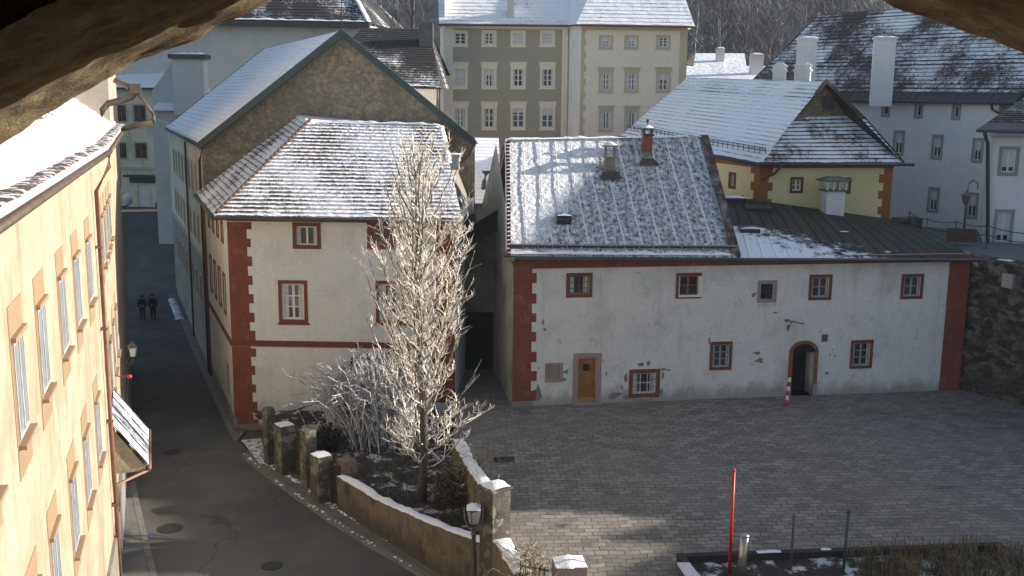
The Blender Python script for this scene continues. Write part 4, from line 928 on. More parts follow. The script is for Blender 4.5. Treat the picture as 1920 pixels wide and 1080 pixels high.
mb.build('metal_eave',SLATEM,rh)
mb=MB()
for k in range(40): mb.tube([E1.lerp(E2,k/39)+V((0,0,.03)),E1.lerp(T1,.07).lerp(E2.lerp(T2,.07),k/39)+V((0,0,.06))],.02,4)
mb.build('standing_seam',SLATEM,rr_)
bkE1=RD-RF.n*.5+V((0,0,13)); bkE2=RC-RF.n*.5+V((0,0,13))
mb=MB(); mb.face([T1,T2,bkE2,bkE1]); mb.face([E1,T1,bkE1]); mb.face([E2,T2,bkE2]); mb.build('roof_far_slope',S_DARK,rh)
mb=MB(); mb.tube([E1-V((0,0,.08)),E2-V((0,0,.08))],.08,8); mb.build('gutter',SLATEM,rh,True)
mb=MB(); board(mb,E1,T1+V((0,0,.1)),.1,.3); mb.build('hip_cap',SLATEM,rh)
pipe(rh,[at(1858,192,58.2),at(1860,205,58.2),at(1872,212,57.6)],.07,RUSTP)
def tallch(px,pyb,pyt,Y,wpx,name='chimney',cap='slab'):
    b=at(px,pyb,Y); t=at(px,pyt,Y); return chimney('chimney','',tuple(b-V((0,0,.8))),wpx,.8,t.z-b.z+.75,R(-15),WHITER,cap,parent=rh)
tallch(1508,165,74,63.8,1.15); tallch(1652,173,72,61.5,1.2)
b=at(1770,92,66.5); chimney('chimney','',tuple(b-V((0,0,.6))),.62,.55,1.45,R(-30),GREYC,'gable',parent=rh)
wg=thing('terrace_wing','white wing with tall grey-framed windows and a slate eave at the right edge','house',(23.6,52,5.5))
WGA,WGB=V((23.7,52.0,0)),V((34,50.4,0)); WGF=Facade(WGA,WGB); WGS=Facade(V((27.2,60.5,0)),WGA)
for cx,cy,hw,hh in ((1891,302,17,28),(1881,426,16,34)):
    r=WGF.rect(cx-hw,cy-hh,cx+hw,cy+hh); window(wg,WGF,r,surm=GREYS,sur=.17,nx=2,ny=1,rec=.06,blind=.8,fw=.06,mw=.03)
    window(wg,WGF,(r[0]+2.3,r[1],r[2]+2.3,r[3]),surm=GREYS,sur=.17,nx=2,ny=1,rec=.06,blind=.8)
walls(wg,[WGF,WGS,Facade(WGB,WGB+V((3,9,0)))],4,11.2,WHITER)
a=at(1831,243,51.2); b=V((35,49.6,a.z-.2)); t=at(1925,180,55.5); t2=V((36,55,t.z+.3)); 
mb=MB(); roof_mesh(mb,a.lerp(t,.22),b.lerp(t2,.22),t2,t,.36,.03,.01,seed=44); mb.build('roof',S_RIGHT,wg)
mb=MB(); mb.face([a,b,b.lerp(t2,.23),a.lerp(t,.23)]); mb.face([a,t,V((28.5,62,11.3))]); mb.build('slate_eave',SLATEM,wg)
mb=MB(); mb.tube([a-V((0,0,.05)),b-V((0,0,.05))],.08,8); mb.build('gutter',SLATEM,wg,True)
pipe(wg,[at(1846,246,51.6),at(1848,258,51.8),at(1852,268,51.85),at(1852,460,51.85)],.09,SLATEM)
# ------------------------------------------------------------------ terrace, retaining wall, railing, lamp, planter
RWA,RWB=V((20.45,46.3,0)),V((31,30.0,0)); RW=Facade(RWA,RWB)
mb=MB(); n=36; nz=14
P=[[RW.pt(RW.L*i/n,6.35*j/nz-.3,.18*noise.noise(V((i*.55,j*.5,3)))+.10*noise.noise(V((i*1.3,j*1.2,7)))) for i in range(n+1)] for j in range(nz+1)]
mb.grid(P); mb.grid([P[-1],[p+V((.9,.55,.05)) for p in P[-1]]]); rw=mb.build('retaining_wall',RWALL)
tag(rw,'tall dark mossy stone retaining wall at the right of the square','wall')
mb=MB(); q=[RW.hit(1893,526)]; a,z=q[0]; RW.box(mb,a-.25,a+.25,z-.3,z+.3,-.1,.2); mb.build('pale_block',GREYS,rw)
mb=MB(); mb.face([(19.5,47.4,6.05),(20.5,46.3,6.05),(31.2,30,6.05),(60,30,6.05),(60,80,5.2),(12,80,5.2),(13,56,5.6),(19.3,53.2,6.05)]); tag(mb.build('terrace',PATHM),kind='structure')
mb=MB(); 
snow_strip(mb,[RW.pt(1.2,6.1,-.5),RW.pt(6,6.1,-.5)],.35,.08,seed=51,cover=.35); mb.build('snow_cap',SNOWM,rw,True)
mb=MB(); b=at(1698,432,52); mb.box(b-V((0,0,.5)),1.3,.8,1.15,R(20)); alone(mb,'stone_pier',RWALL,'small dark stone pier at the right foot of the yellow house','pier')
rl=thing('terrace_railing','thin metal railing with two wires along the terrace edge above the retaining wall','railing',tuple(at(1735,445,50)))
ps=[at(1703,432,51.5),at(1736,446,50.5),at(1790,452,49.4),at(1850,460,48.3),at(1935,476,46.6)]
for p in ps: mb=MB(); mb.tube([p-V((0,0,.2)),p+V((0,0,.98))],.028,6); mb.build('post',SLATEM,rl)
for h in (.92,.5):
    mb=MB()
    for a,b in zip(ps[:-1],ps[1:]): mb.tube([a.lerp(b,t/6)+V((0,0,h-.10*4*(t/6)*(1-t/6))) for t in range(7)],.022,4)
    mb.build('wire',SLATEM,rl,True)
lp=at(1806,452,50.6); lm=thing('terrace_lamp','slender old lamp post with a curled top standing by the brown planter on the terrace','street lamp',tuple(lp))
t=at(1812,366,50.6); mb=MB(); mb.tube([lp,V((t.x,t.y,t.z))],[.06,.045],8); mb.tube([t,t+V((.05,0,.3)),at(1816,345,50.6),at(1824,338,50.6),at(1833,343,50.6),at(1834,354,50.6)],.028,6); mb.build('post',SLATEM,lm,True)
mb=MB(); mb.lathe(t+V((-.02,0,-.45)),[(.05,0),(.15,.12),(.2,.38),(.27,.40),(.06,.62),(.0,.66)],8); mb.build('lantern',plain('lamp_brown',(.12,.08,.07),.5,.3),lm)
mb=MB(); pb=at(1803,447,50.2); mb.box(pb-V((0,0,.15)),1.25,.5,.62,R(-12)); alone(mb,'planter_box',plain('planter_brown',(.09,.035,.025),.7,.3,5),'dark brown planter box at the foot of the terrace lamp','planter',bevel=.02)
# ------------------------------------------------------------------ 8 taupe and cream town house
gh=thing('town_house','tall town house, half taupe, half cream, with rows of white-framed windows','house',(-5.4,82,0))
GA,GB=V((-5.35,82,0)),V((3.98,82,0)); GF=Facade(GA,GB)
GC,GD=V((5.05,80.6,0)),V((13.05,80.9,0)); GF2=Facade(GC,GD); GM=Facade(V((4.15,82.0,0)),GC)
for cx in (863,917,971.5,1026.5):
    for y0,y1,hd in ((57,87,0),(125,166,.36),(199,243,.36)):
        r=GF.rect(cx-14,y0,cx+14,y1); window(gh,GF,r,sur=.17,surm=CREAM,fm=WTRIM,nx=2,ny=3,head=hd,fw=.06,mw=.04,curtain=(0,.5,.9,1.3,.7)[int(cx+y0)%5],blind=(0,0,.35,0,0,.2)[int(cx*3+y0)%6],rec=.05,sill=.05)
    r=GF.rect(cx-14,268,cx+14,300); window(gh,GF,r,sur=.17,surm=CREAM,nx=2,ny=3)
for cx in (1136,1184,1243.5):
    for y0,y1,hd in ((66,92,0),(134,173,.32),(206,246,.32)):
        r=GF2.rect(cx-13,y0,cx+13,y1); window(gh,GF2,r,sur=.15,surm=BEIGE,fm=WTRIM,nx=2,ny=3 if y0<180 else 1,head=hd,fw=.06,mw=.04,rec=.05,sill=.05,curtain=(0,.6,1.0,.4)[int(cx+y0)%4],blind=(0,0,.3)[int(cx+y0*2)%3])
for z0,z1 in ((15.8,17.2),(12.4,14.2),(8.9,10.8)): GM.ops.append((.45,z0,1.0,z1,.06))
mb=MB(); GF.wall(mb,-1,18.3,m=0); GF2.wall(mb,-1,18.3,m=1); GM.wall(mb,-1,18.3,m=2); Facade(GD,V((14,95,0))).wall(mb,-1,18.3,m=1); Facade(V((-6.6,95,0)),GA).wall(mb,-1,21.0,m=1); mb.build('wall',[GREYP,CREAM,WHITER],gh)
mb=MB(); GF.box(mb,-.02,.62,-1,18.05,-.05,.05); GF.box(mb,GF.L-.3,GF.L+.15,-1,18.05,-.05,.05); GF.box(mb,-.02,GF.L+.15,18.05,18.32,-.05,.09); GF.box(mb,0,GF.L,7.4,7.75,-.05,.08); mb.build('pilaster_trim',CREAM,gh)
mb=MB(); GF2.box(mb,GF2.L-.5,GF2.L+.05,-1,17.9,-.05,.05); GF2.box(mb,-.02,GF2.L+.05,17.95,18.3,-.05,.08); mb.build('corner_trim',BEIGE,gh); quoins(gh,GF2,0,1,.26,4,17.95,.14,.5,BEIGE,9)
g0,g1,g2,g3=V((-5.75,81.4,18.32)),V((4.1,81.4,18.32)),V((4.6,90,26.5)),V((-6.6,90,26.5))
mb=MB(); roof_mesh(mb,g0,g1,g2,g3,.42,.03,.012,du=.45,seed=61); gr=mb.build('roof',S_GREY,gh)
c0,c1=V((4.6,80.0,18.30)),V((13.55,80.3,18.25)); c2,c3=V((12.2,86,24.2)),V((7.4,86,24.2))
mb=MB(); roof_mesh(mb,c0,c1,c2,c3,.42,.03,.012,du=.45,seed=62); mb.build('wing_roof',S_GREY,gh)
mb=MB(); mb.face([c0,c3,V((6.5,92,24.6)),V((4.0,84,20.6)),V((4.0,81.4,18.3))]); mb.face([c1,V((14,95,18.3)),V((12.2,92,24.2)),c2]); mb.face([g0,g3,V((-6.9,98,19))]); mb.face([g3,g2,V((5,98,19)),V((-6.9,98,19))]); mb.build('roof_side',S_FULL,gh)
mb=MB(); snow_strip(mb,[g0+V((.1,.15,.05)),g1+V((0,.15,.05))],.4,.12,seed=63,step=.3); snow_strip(mb,[c0+V((.3,.15,.05)),c1+V((-.1,.15,.05))],.4,.12,seed=64,step=.3); mb.build('eave_snow',SNOWM,gh,True)
mb=MB(); mb.tube([g0+V((-.1,-.1,-.05)),g1+V((0,-.1,-.05))],.08,6); mb.tube([g1+V((0,-.1,-.05)),c0+V((0,-.1,-.05)),c1+V((.1,-.1,-.05))],.08,6); mb.build('gutter',plain('gutter_brown',(.14,.07,.05),.6,.2),gh)
pipe(gh,[V((4.0,81.8,18.1)),V((4.05,81.85,17.4)),V((4.06,81.85,0))],.09,CREAM)
p=at(957,20,82.2); chimney('chimney','',tuple(p-V((0,0,.6))),.5,.5,1.7,0,PALE,'slab',parent=gh)
# ------------------------------------------------------------------ 9 dark roofed house between
dh=thing('dark_roof_house','house with dark bare roof, snowy along its lower edge, left of the tall town house','house',(-9,66,0))
dl=[V((-12,66.3,0)),V((-4.75,66.3,0))]; DF=Facade(*dl); walls(dh,[DF,Facade(dl[1],V((-5.5,76,0)))],-1.6,13.4,DIMW)
a,b,c,d=at(690,162,66),at(827,166,66),at(806,54,75.5),at(680,52,75.5)
mb=MB(); roof_mesh(mb,V((-13,65.9,13.55)),b,c,d,.4,.03,.012,du=.4,seed=71); mb.build('roof',S_DARK,dh)
mb=MB(); mb.face([b,V((-4.6,78,13.4)),c]); mb.face([d,c,V((-4.6,84,13.5)),V((-13,84,13.5))]); mb.build('roof_back',S_DARK,dh)
mb=MB(); snow_strip(mb,[V((-12,66.2,13.7)),b+V((-.1,.3,.12))],.9,.10,seed=72,step=.25); mb.build('eave_snow',SNOWM,dh,True)
pipe(dh,[b+V((-.2,0,-.1)),b+V((-.25,.2,-1)),b+V((-.6,.3,-2)),b+V((-.6,.3,-9))],.07,RUSTP)
mb=MB(); q=at(800,72,73); mb.box(q-V((0,0,.6)),.9,1.2,1.6,0); mb.build('dormer',SLATEM,dh)
# ------------------------------------------------------------------ 10 large pale hall, chimney house and street-end house on the left
ch_=thing('pale_hall','large pale windowless hall with a snow-edged eave behind the big gabled house','building',(-14,100,0))
h1,h2=V((-40,100.5,0)),V((-13.75,100,0)); walls(ch_,[Facade(h1,h2),Facade(h2,V((-12,116,0)))],-1,19.4,PALE)
a,b=V((-40,99.2,19.75)),at(692,43,99); c,d=V((-18.6,108,26.5)),V((-40,108,26.5))
mb=MB(); roof_mesh(mb,a,b,c,d,.5,.03,.012,du=.7,seed=81); mb.build('roof',S_DARK,ch_)
mb=MB(); mb.face([b,V((-11.5,117,19.6)),c]); mb.build('roof_side',S_DARK,ch_)
mb=MB(); board(mb,a,b,.45,1.0); mb.build('eave_board',SLATEM,ch_)
mb=MB(); snow_strip(mb,[a+V((0,.4,.1)),b+V((-.2,.4,.1))],1.0,.18,seed=82,step=.4); snow_strip(mb,[b+V((0,0,.1)),b.lerp(c,.6)+V((.2,0,.1))],.5,.15,seed=83,step=.4); mb.build('eave_snow',SNOWM,ch_,True)
pipe(ch_,[b+V((-.6,0,-.4)),b+V((-.8,.8,-1.5)),V((b.x-.8,99.9,6))],.09,RUSTP)
kh=thing('chimney_house','pale house with a broad flat-capped chimney stack beside the big gabled roof','house',(-29,86,0))
k1=at(290,300,86); k2=at(402,200,86); k1.z=k2.z=0; kf=Facade(k1,k2+V((2,0,0))); zt=at(300,197,86).z
walls(kh,[kf,Facade(k1+V((-1.5,10,0)),k1)],-1.6,zt,PALE)
b=at(353,192,85.2); t=at(353,110,85.2); mb=MB(); mb.box(V((b.x,b.y+.9,b.z-1)),2.45,1.8,t.z-b.z+1,R(6)); st_=mb.build('chimney',PALE,kh)
mb=MB(); mb.box(V((b.x,b.y+.9,t.z)),2.95,2.3,.35,R(6)); mb.build('chimney_cap',SLATEM,st_)
mb=MB(); snow_strip(mb,[V((b.x-1.3,b.y+.8,t.z+.34)),V((b.x+1.3,b.y+1,t.z+.34))],2.2,.22,seed=84); mb.build('snow',SNOWM,st_,True)
p1,p2=at(286,201,85.5),at(345,203,85.5); mb=MB(); mb.hexa([p1+V((0,0,-.25)),p2+V((4,0,-.25)),p2+V((4,6,1.2)),p1+V((0,6,1.2)),p1,p2+V((4,0,0)),p2+V((4,6,1.5)),p1+V((0,6,1.5))]); mb.build('roof',S_FULL,kh)
a,b,c=at(285,170,87),at(322,118,87),at(330,200,87); mb=MB(); mb.hexa([a+V((0,0,-3)),c+V((2,0,-1)),c+V((2,3,-1)),a+V((0,3,-3)),a,at(326,112,87),at(326,112,90),a+V((0,3,0))]); mb.build('gable_wall',PALE,kh)
eh=thing('street_end_house','cream house with a white door and small canopy closing the far end of the street','house',tuple(V((-34,98,2))))
e1_=at(196,300,99); e2_=at(332,300,98); e1_.z=e2_.z=0; EF=Facade(e1_,e2_)
for q in ((247,194,277,231),(250,265,279,300)): window(eh,EF,EF.rect(*q),sur=.15,surm=BEIGE,nx=2,ny=2,fm=WOODF)
window(eh,EF,EF.rect(213,194,240,231),sur=.15,surm=BEIGE,nx=2,ny=2,fm=WOODF); window(eh,EF,EF.rect(214,265,241,300),sur=.15,surm=BEIGE,nx=2,ny=2,fm=WOODF)
r=EF.rect(257,346,281,393); EF.ops.append((r[0],-1,r[2],r[3],.25))
walls(eh,[EF,Facade(e1_+V((-3,12,0)),e1_),Facade(e2_,e2_+V((-3,12,0)))],-1.6,at(280,166,98).z,DIMW)
mb=MB(); EF.box(mb,r[0],r[2],1.2,r[3],-.2,-.12); dr=mb.build('door',WTRIM,eh)
mb=MB(); EF.box(mb,r[0]-.9,r[2]+.9,r[3]+.75,r[3]+.95,-.05,.9); EF.box(mb,r[0]-.7,r[2]+.7,r[3]+.15,r[3]+.75,-.05,.12); mb.build('canopy',SLATEM,dr)
zc=EF.hit(270,316)[1]; mb=MB(); EF.box(mb,0,EF.L,zc-.12,zc+.12,-.05,.1); mb.build('string_course',BEIGE,eh)
ze=at(280,166,98).z; mb=MB(); a,b=EF.pt(-.5,ze,.5),EF.pt(EF.L+.3,ze,.5); c,d=at(338,100,104),at(262,100,104); roof_mesh(mb,a,b,c,d,.45,.03,.012,seed=85); mb.build('roof',S_BIG,eh)
mb=MB(); mb.tube([a,b],.1,6); mb.build('gutter',SLATEM,eh)
# ------------------------------------------------------------------ 11 sunlit snowy roofs far off on the right
def farroof(px0,px1,py,Y,label,chs):
    a,b=at(px0,py+34,Y),at(px1,py+34,Y); t0,t1=at(px0+4,py+8,Y+7),at(px1-4,py+8,Y+7)
    o=thing('far_house',label,'house',(a.x,a.y,0)); F=Facade(V((a.x,a.y+.4,0)),V((b.x,b.y+.4,0)))
    walls(o,[F,Facade(F.B,F.B+V((1,12,0))),Facade(F.A+V((-.5,12,0)),F.A)],-1,a.z-.05,CREAM)
    mb=MB(); roof_mesh(mb,a,b,t1,t0,.5,.04,.03,seed=px0); mb.face([t0,t1,b+V((1,13,0)),a+V((0,13,0))]); mb.build('roof',S_FULL,o)
    for cx,cy0,cy1,w in chs:
        p=at(cx,cy0,Y+3); q=at(cx,cy1,Y+3); chimney('chimney','',tuple(p-V((0,0,1.5))),w,.9,q.z-p.z+1.3,0,PALE,'gable',parent=o)
farroof(1278,1445,116,116,'far low house under a sunlit snow roof, right of the tall town house',((1418,124,104,1.4),))
farroof(1300,1400,92,150,'farthest small house, only a strip of snowy roof showing below the wooded slope',((1350,108,92,1.1),))
# ================================================================== hill (added out of view, crest shaped for its shadow), wooded slope, far trees
def rp(px,py):
    d=ray(px,py); k=(e0-V((0,0,CZ))).dot(nrm)/d.dot(nrm); return V((0,0,CZ))+d*k
cb=[atz(*q,0) for q in ((1095,1079),(1120,1062),(1212,1028),(1150,1022),(1062,1012),(1130,1000),(1205,982),(1150,972),(985,960))]
cb+=[V((-12.2,30,.1)),V((-3,33.5,1.0)),V((-3,37,1.6)),V((-2.5,40.0,3.2))]+[rp(*q) for q in ((960,474),(1000,432),(1050,372),(1090,338),(1128,306),(1140,275))]+[rL.lerp(rR,.5)+V((0,0,.05)),rR+V((-.1,0,.05))]
cb=[b for b in cb]
cr=sorted((B.y+SUN.y*(Xc-B.x)/SUN.x,B.z+SUN.z*(Xc-B.x)/SUN.x) for B in cb)  # crest heights worked back from the wanted shadow edges
cr=[(a,b-(.25 if a<40.6 else 0)) for a,b in cr]
print('crest',[(round(a,1),round(b,1)) for a,b in cr])
kz=cr[-1][1]; cr=[(8,17),(26,18.3),(32.5,18.6)]+[c for c in cr if c[0]>33]+[(cr[-1][0]+5,kz+.1),(72,kz+.6),(84,kz+.6),(94,kz-1),(101,kz-7)]
mb=MB(); rows=[]
for k,(x,f) in enumerate(((50,0),(52,.45),(55,.85),(57.6,.985),(58,1.0),(58.6,.985),(66,.8),(90,.35),(120,0))):
    rows.append([V((x+(0 if k in(3,4,5) else 1.2*noise.noise(V((y*.2,k,0)))),y,z*f-(3 if f==0 else 0))) for y,z in cr])
mb.grid(rows); tag(mb.build('shadow_hill',plain('shadow_hill_ground',(.16,.15,.13),.95,.5,.3,0,.6,2)),kind='structure')
# wooded slope
def hz(x,y): 
    k=max(0,(y-150)/150.0); return 78*k**1.0*(1+.12*noise.noise(V((x*.008,y*.01,0))))+3*noise.noise(V((x*.03,y*.03,2)))-3
mb=MB(); mb.grid([[V((x,y,hz(x,y))) for x in range(-320,321,16)] for y in range(140,460,10)])
tag(mb.build('wooded_slope',plain('forest_floor_frost',(.13,.13,.145),.95,.4,.15,0,.5,1)),kind='structure')
def bare_tree(mb,b,h,rnd,w=.3,n=46,tri=True,tw=.10):
    b=V(b); mb.tube([b,b+V((rnd.uniform(-.3,.3),0,h*.45)),b+V((rnd.uniform(-.5,.5),0,h*.95))],[.022*h,.014*h,.003*h],4)
    for i in range(n):
        z=h*rnd.uniform(.22,.92); r=h*w*(1-abs(z/h-.5)*1.1)*rnd.uniform(.5,1.1); a=rnd.uniform(0,6.283)
        p=b+V((0,0,z)); q=p+V((math.cos(a)*r,math.sin(a)*r,r*rnd.uniform(.5,1.2)))
        s=V((-math.sin(a),math.cos(a),0))*tw*.6
        mb.face([p-s*.6,p+s*.6,q])
        for j in range(3):
            k=rnd.uniform(.35,1); u=p.lerp(q,k); a2=a+rnd.uniform(-1.2,1.2); l=r*rnd.uniform(.3,.6); e=u+V((math.cos(a2)*l,math.sin(a2)*l,l*rnd.uniform(.4,1.4)))
            s2=V((-math.sin(a2),math.cos(a2),.3))*tw*.4; mb.face([u-s2,u+s2,e])
rnd=random.Random(12); mb=MB()
for i in range(1500):
    y=rnd.uniform(150,340); x=rnd.uniform(.02,.36)*y if rnd.random()<.72 else rnd.uniform(-.50,.02)*y
    bare_tree(mb,(x,y,hz(x,y)-.4),rnd.uniform(9,15),rnd,.27,30,tw=.22)
FORM=NT('frosted_forest'); _p=FORM.pos(); FORM.col(FORM.mix(FORM.step(FORM.noise(_p,.06,6,.65),.40,.62),FORM.mix(FORM.noise(_p,1.5,3),(.055,.05,.048),(.12,.11,.105)),(.24,.25,.275))); FORM.rough(.9)
o=mb.build('forest',FORM.m); tag(o,'hazy frosted leafless forest covering the slope behind the town','forest',kind='stuff')
DARKB=plain('dark_bare_branches',(.085,.08,.075),.95,.4,1)
for px,py,Y,h,lb in ((772,60,112,15,'large bare dark tree behind the dark roof, nearest the tall town house'),(728,62,128,11,'smaller bare tree behind the dark roof, beside the pale hall')):
    b=at(px,py,Y); g=-1.0; hh=b.z+ (6.5 if h>12 else 3.0)-g; o=thing('bare_tree',lb,'tree',(b.x,Y,g)); m=MB(); bare_tree(m,(b.x,Y,g),hh,rnd,.17,300,tw=.10); m.build('crown',DARKB,o)
    m=MB(); m.tube([(b.x,Y,g),(b.x+.1,Y,g+hh*.5)],[.3,.18],8); m.build('trunk',BARK,o)
# ================================================================== GARDEN
m=MB(); G=[atz(500,800,-.6),V((-11.4,43.6,-.6)),V((-2.6,43.8,-.6)),V((-2.2,37.6,-.6)),V((.3,27.7,-.6)),V((-.6,27.9,-.6)),V((-6.3,35.4,-.6)),V((-9.0,38.9,-.6))]
gx=[]; 
n=40
P=[]
m.face(G); 
tag(m.build('garden_ground',SOIL),kind='structure')
def pillar(name,label,base,w,d,z1,rz,snow=True,mat=PILL,z0=ROADZ-.1,cap=0,group=None):
    o=thing(name,label,'pillar',(base[0],base[1],z0),group)
    mb=MB(); k=7; cs=[]
    ca,sa=math.cos(rz),math.sin(rz)
    for j in range(k+1):
        z=z0+(z1-z0)*j/k; ring=[]
        for x,y in ((-1,-1),(0,-1.02),(1,-1),(1.02,0),(1,1),(0,1.02),(-1,1),(-1.02,0),(-1,-1)):
            dx,dy=x*w/2*(1+.035*noise.noise(V((x*3,j*1.3,base[0])))),y*d/2*(1+.035*noise.noise(V((y*3,j*1.7,base[1])))); ring.append(V((base[0]+dx*ca-dy*sa,base[1]+dx*sa+dy*ca,z)))
        cs.append(ring)
    mb.grid(cs); mb.face(cs[-1][:-1]); mb.build('shaft',mat,o)
    if cap:
        mb=MB(); mb.box((base[0],base[1],z1),w+.12,d+.12,cap,rz); mb.build('coping',mat,o)
    if snow:
        mb=MB(); u=V((ca,sa,0))*(w/2+cap*.3); c=V((base[0],base[1],z1+cap)); snow_strip(mb,[c-u,c+u],d*.98+cap*.6,snow,step=.09,seed=int(abs(base[0])*31)%60); mb.build('snow_cap',SNOWM,o,True)
    return o
def zat(px,py,Y): return at(px,py,Y).z
RZ=math.atan2(-.787,.617)
for px,pyb,pyt,pw,lb,sn in ((502,872,765,23,'weathered stone gate pillar farthest up the street, at the foot of the stair railing',False),(531,888,795,38,'broad stone gate pillar left of the first dark wooden gate',.04),(575,913,805,31,'stone gate pillar between the first gate and the low snowy wall',False),(600,941,852,40,'stone gate pillar left of the second dark gate',.05)):
    b=atz(px,pyb,ROADZ+.1); w=pw/FPX*b.y*1.02*.85; pillar('gate_pillar',lb,(b.x+.05,b.y+.2),w,w*.9,zat(px,pyt,b.y+.2),RZ,sn,group='stone pillars along the garden edge')
b=atz(640,955,ROADZ+.1); pillar('gate_pillar','rough brownish stone gate pillar where the long garden wall begins',(b.x+.15,b.y+.45),.55,.5,zat(640,862,b.y+.4),RZ,False,GWALL,group='stone pillars along the garden edge')
pillar('corner_pillar','tall weathered stone pillar capped with snow at the near corner of the garden',(-.42,27.9),.62,.62,2.10,RZ,.16,PILL,cap=.06)
def gate(px0,py0,px1,py1,pt0,pt1,lb):
    a,b=atz(px0,py0,ROADZ+.1),atz(px1,py1,ROADZ+.1); a+=V((.12,.2,0)); b+=V((.12,.2,0)); F=Facade(a,b); o=thing('wooden_gate',lb,'gate',tuple(a)); z1=zat((px0+px1)/2,(pt0+pt1)/2,(a.y+b.y)/2)
    mb=MB(); n=max(3,int(F.L/.14))
    for i in range(n): F.box(mb,F.L*i/n+.01,F.L*(i+1)/n-.01,ROADZ+.12,z1-.10*math.sin(math.pi*(i+.5)/n),-.06,-.02)
    mb.build('board_panel',WOODK,o); mb=MB(); F.box(mb,.02,F.L-.02,z1-.4,z1-.3,-.018,.02); F.box(mb,.02,F.L-.02,ROADZ+.35,ROADZ+.45,-.018,.02); mb.build('rail',WOODK,o); mb=MB(); mb.tube([F.pt(F.L*.85,-.5,.0),F.pt(F.L*.85,-.5,.06),F.pt(F.L*.72,-.5,.06)],.02,5); mb.build('latch',IRON,o)
gate(547,893,565,908,822,832,'dark wooden gate between the broad pillar and the third pillar')
gate(612,944,628,954,866,870,'dark wooden gate at the start of the long garden wall')
def gwall(name,label,pts,th,mat,snowh,seed=0,flip=1,cover=1,sw=None):
    """pts: (x,y,zbottom,ztop) along the outer face"""
    o=thing(name,label,'wall',(pts[0][0],pts[0][1],pts[0][2])); P=[]; 
    L=[]; 
    for p,q in zip(pts[:-1],pts[1:]):
        k=max(2,int((V(q[:2]+(0,))-V(p[:2]+(0,))).length/.3))
        for i in range(k): t=i/k; L.append(tuple(p[j]*(1-t)+q[j]*t for j in range(4)))
    L.append(pts[-1]); mid=[]
    ra=[];
    for j in range(5):
        row=[]
        for i,p in enumerate(L):
            a=V((*L[max(i-1,0)][:2],0)); b=V((*L[min(i+1,len(L)-1)][:2],0)); t=(b-a).normalized(); n=V((-t.y,t.x,0))*flip
            z=p[2]+(p[3]-p[2])*j/4+(.035*noise.noise(V((i*.6,seed,1))) if j==4 else 0); row.append(V((p[0],p[1],z))+n*.05*noise.noise(V((i*.45,j*.9,seed))))
            if j==4: mid.append((V((p[0],p[1],z)),n))
        ra.append(row)
    back=[[m_[0]+m_[1]*th*t for m_ in mid] for t in (0,.5,1)]; 
    mb=MB(); mb.grid(ra); mb.grid([ra[-1]]+back[1:]); mb.grid([back[-1],[V((v.x,v.y,p[2])) for v,p in zip(back[-1],L)]])
    for e in (0,-1): mb.face([ra[0][e],ra[-1][e],back[-1][e],V((back[-1][e].x,back[-1][e].y,L[e][2]))])
    mb.build('masonry',mat,o,True)
    mb=MB(); snow_strip(mb,[m_[0]+m_[1]*th*.5+V((0,0,-.01)) for m_ in mid],sw or th*1.02,snowh,seed=seed+5,step=.13,cover=cover); mb.build('snow_cap',SNOWM,o,True)
    return o
s0=atz(633,955,ROADZ+.1); wz=[]
pts=[]
for px,pyt,tt in ((642,893,0),(720,936,.3),(810,980,.66),(897,1020,1)):
    p=V((s0.x,s0.y,0)).lerp(V((-.75,28.05,0)),tt); pts.append((p.x,p.y,ROADZ-.1,at(px,pyt,p.y).z))
print('gwall',pts)
gwall('garden_wall','long stained garden wall along the street with snow on its coping',pts,.34,GWALL,.12,3,cover=.62)
a=atz(566,905,ROADZ+.1); b=atz(588,925,ROADZ+.1); gwall('low_wall','short low wall piece with snow between the two gates',[(a.x+.15,a.y+.3,ROADZ-.1,zat(575,852,a.y)),(b.x+.15,b.y+.3,ROADZ-.1,zat(590,858,b.y))],.3,GWALL,.1,8)
a=atz(505,872,ROADZ+.1); b=atz(520,884,ROADZ+.1); gwall('low_wall','short low wall piece with snow between the first two pillars up the street',[(a.x+.05,a.y+.25,ROADZ-.1,zat(505,815,a.y)),(b.x+.1,b.y+.25,ROADZ-.1,zat(518,822,b.y))],.3,GWALL,.1,9)
rw_=[(-1.75,36.6,-.7,zat(868,822,36.4)),(-1.2,33.6,-.7,zat(893,864,33.6)),(-.45,30.4,-.7,zat(922,915,30.4)),(-.05,28.2,-.7,.55)]
gwall('square_side_wall','low wall with snow between the garden and the paved square',rw_,-.42,GWALL,.14,14,cover=.7)
gwall('square_wall_end','short snow-capped end of wall running toward the viewer from the tall pillar',[(.0,27.55,-.7,.75),(.62,25.7,-.7,.62)],-.5,GWALL,.15,15,cover=.9)
mb=MB(); rnd=random.Random(44)
def crumbs(line,n,spread,z):
    seg=[(V((*a,0)),V((*b,0))) for a,b in zip(line[:-1],line[1:])]; tot=sum((b-a).length for a,b in seg)
    for i in range(n):
        d=rnd.uniform(0,tot)
        if noise.noise(V((d*.55,n*.1,0)))<-.05: continue
        for a,b in seg:
            L=(b-a).length
            if d<=L: break
            d-=L
        p=a.lerp(b,min(1,d/L))+V((rnd.gauss(0,spread),rnd.gauss(0,spread),z)); r=rnd.uniform(.02,.07)*rnd.uniform(.5,1.2); k=6; top=p+V((0,0,r*.5)); ring=[p+V((math.cos(6.283*t/k)*r*rnd.uniform(.7,1.4),math.sin(6.283*t/k)*r*rnd.uniform(.6,1.2),0)) for t in range(k)]
        for t in range(k): mb.face([ring[t],ring[(t+1)%k],top])
crumbs([(x+.02,y-.12) for x,y in gp[1:]],420,.07,ROADZ+.118); crumbs(offs(KL,.1),160,.05,ROADZ+.121)
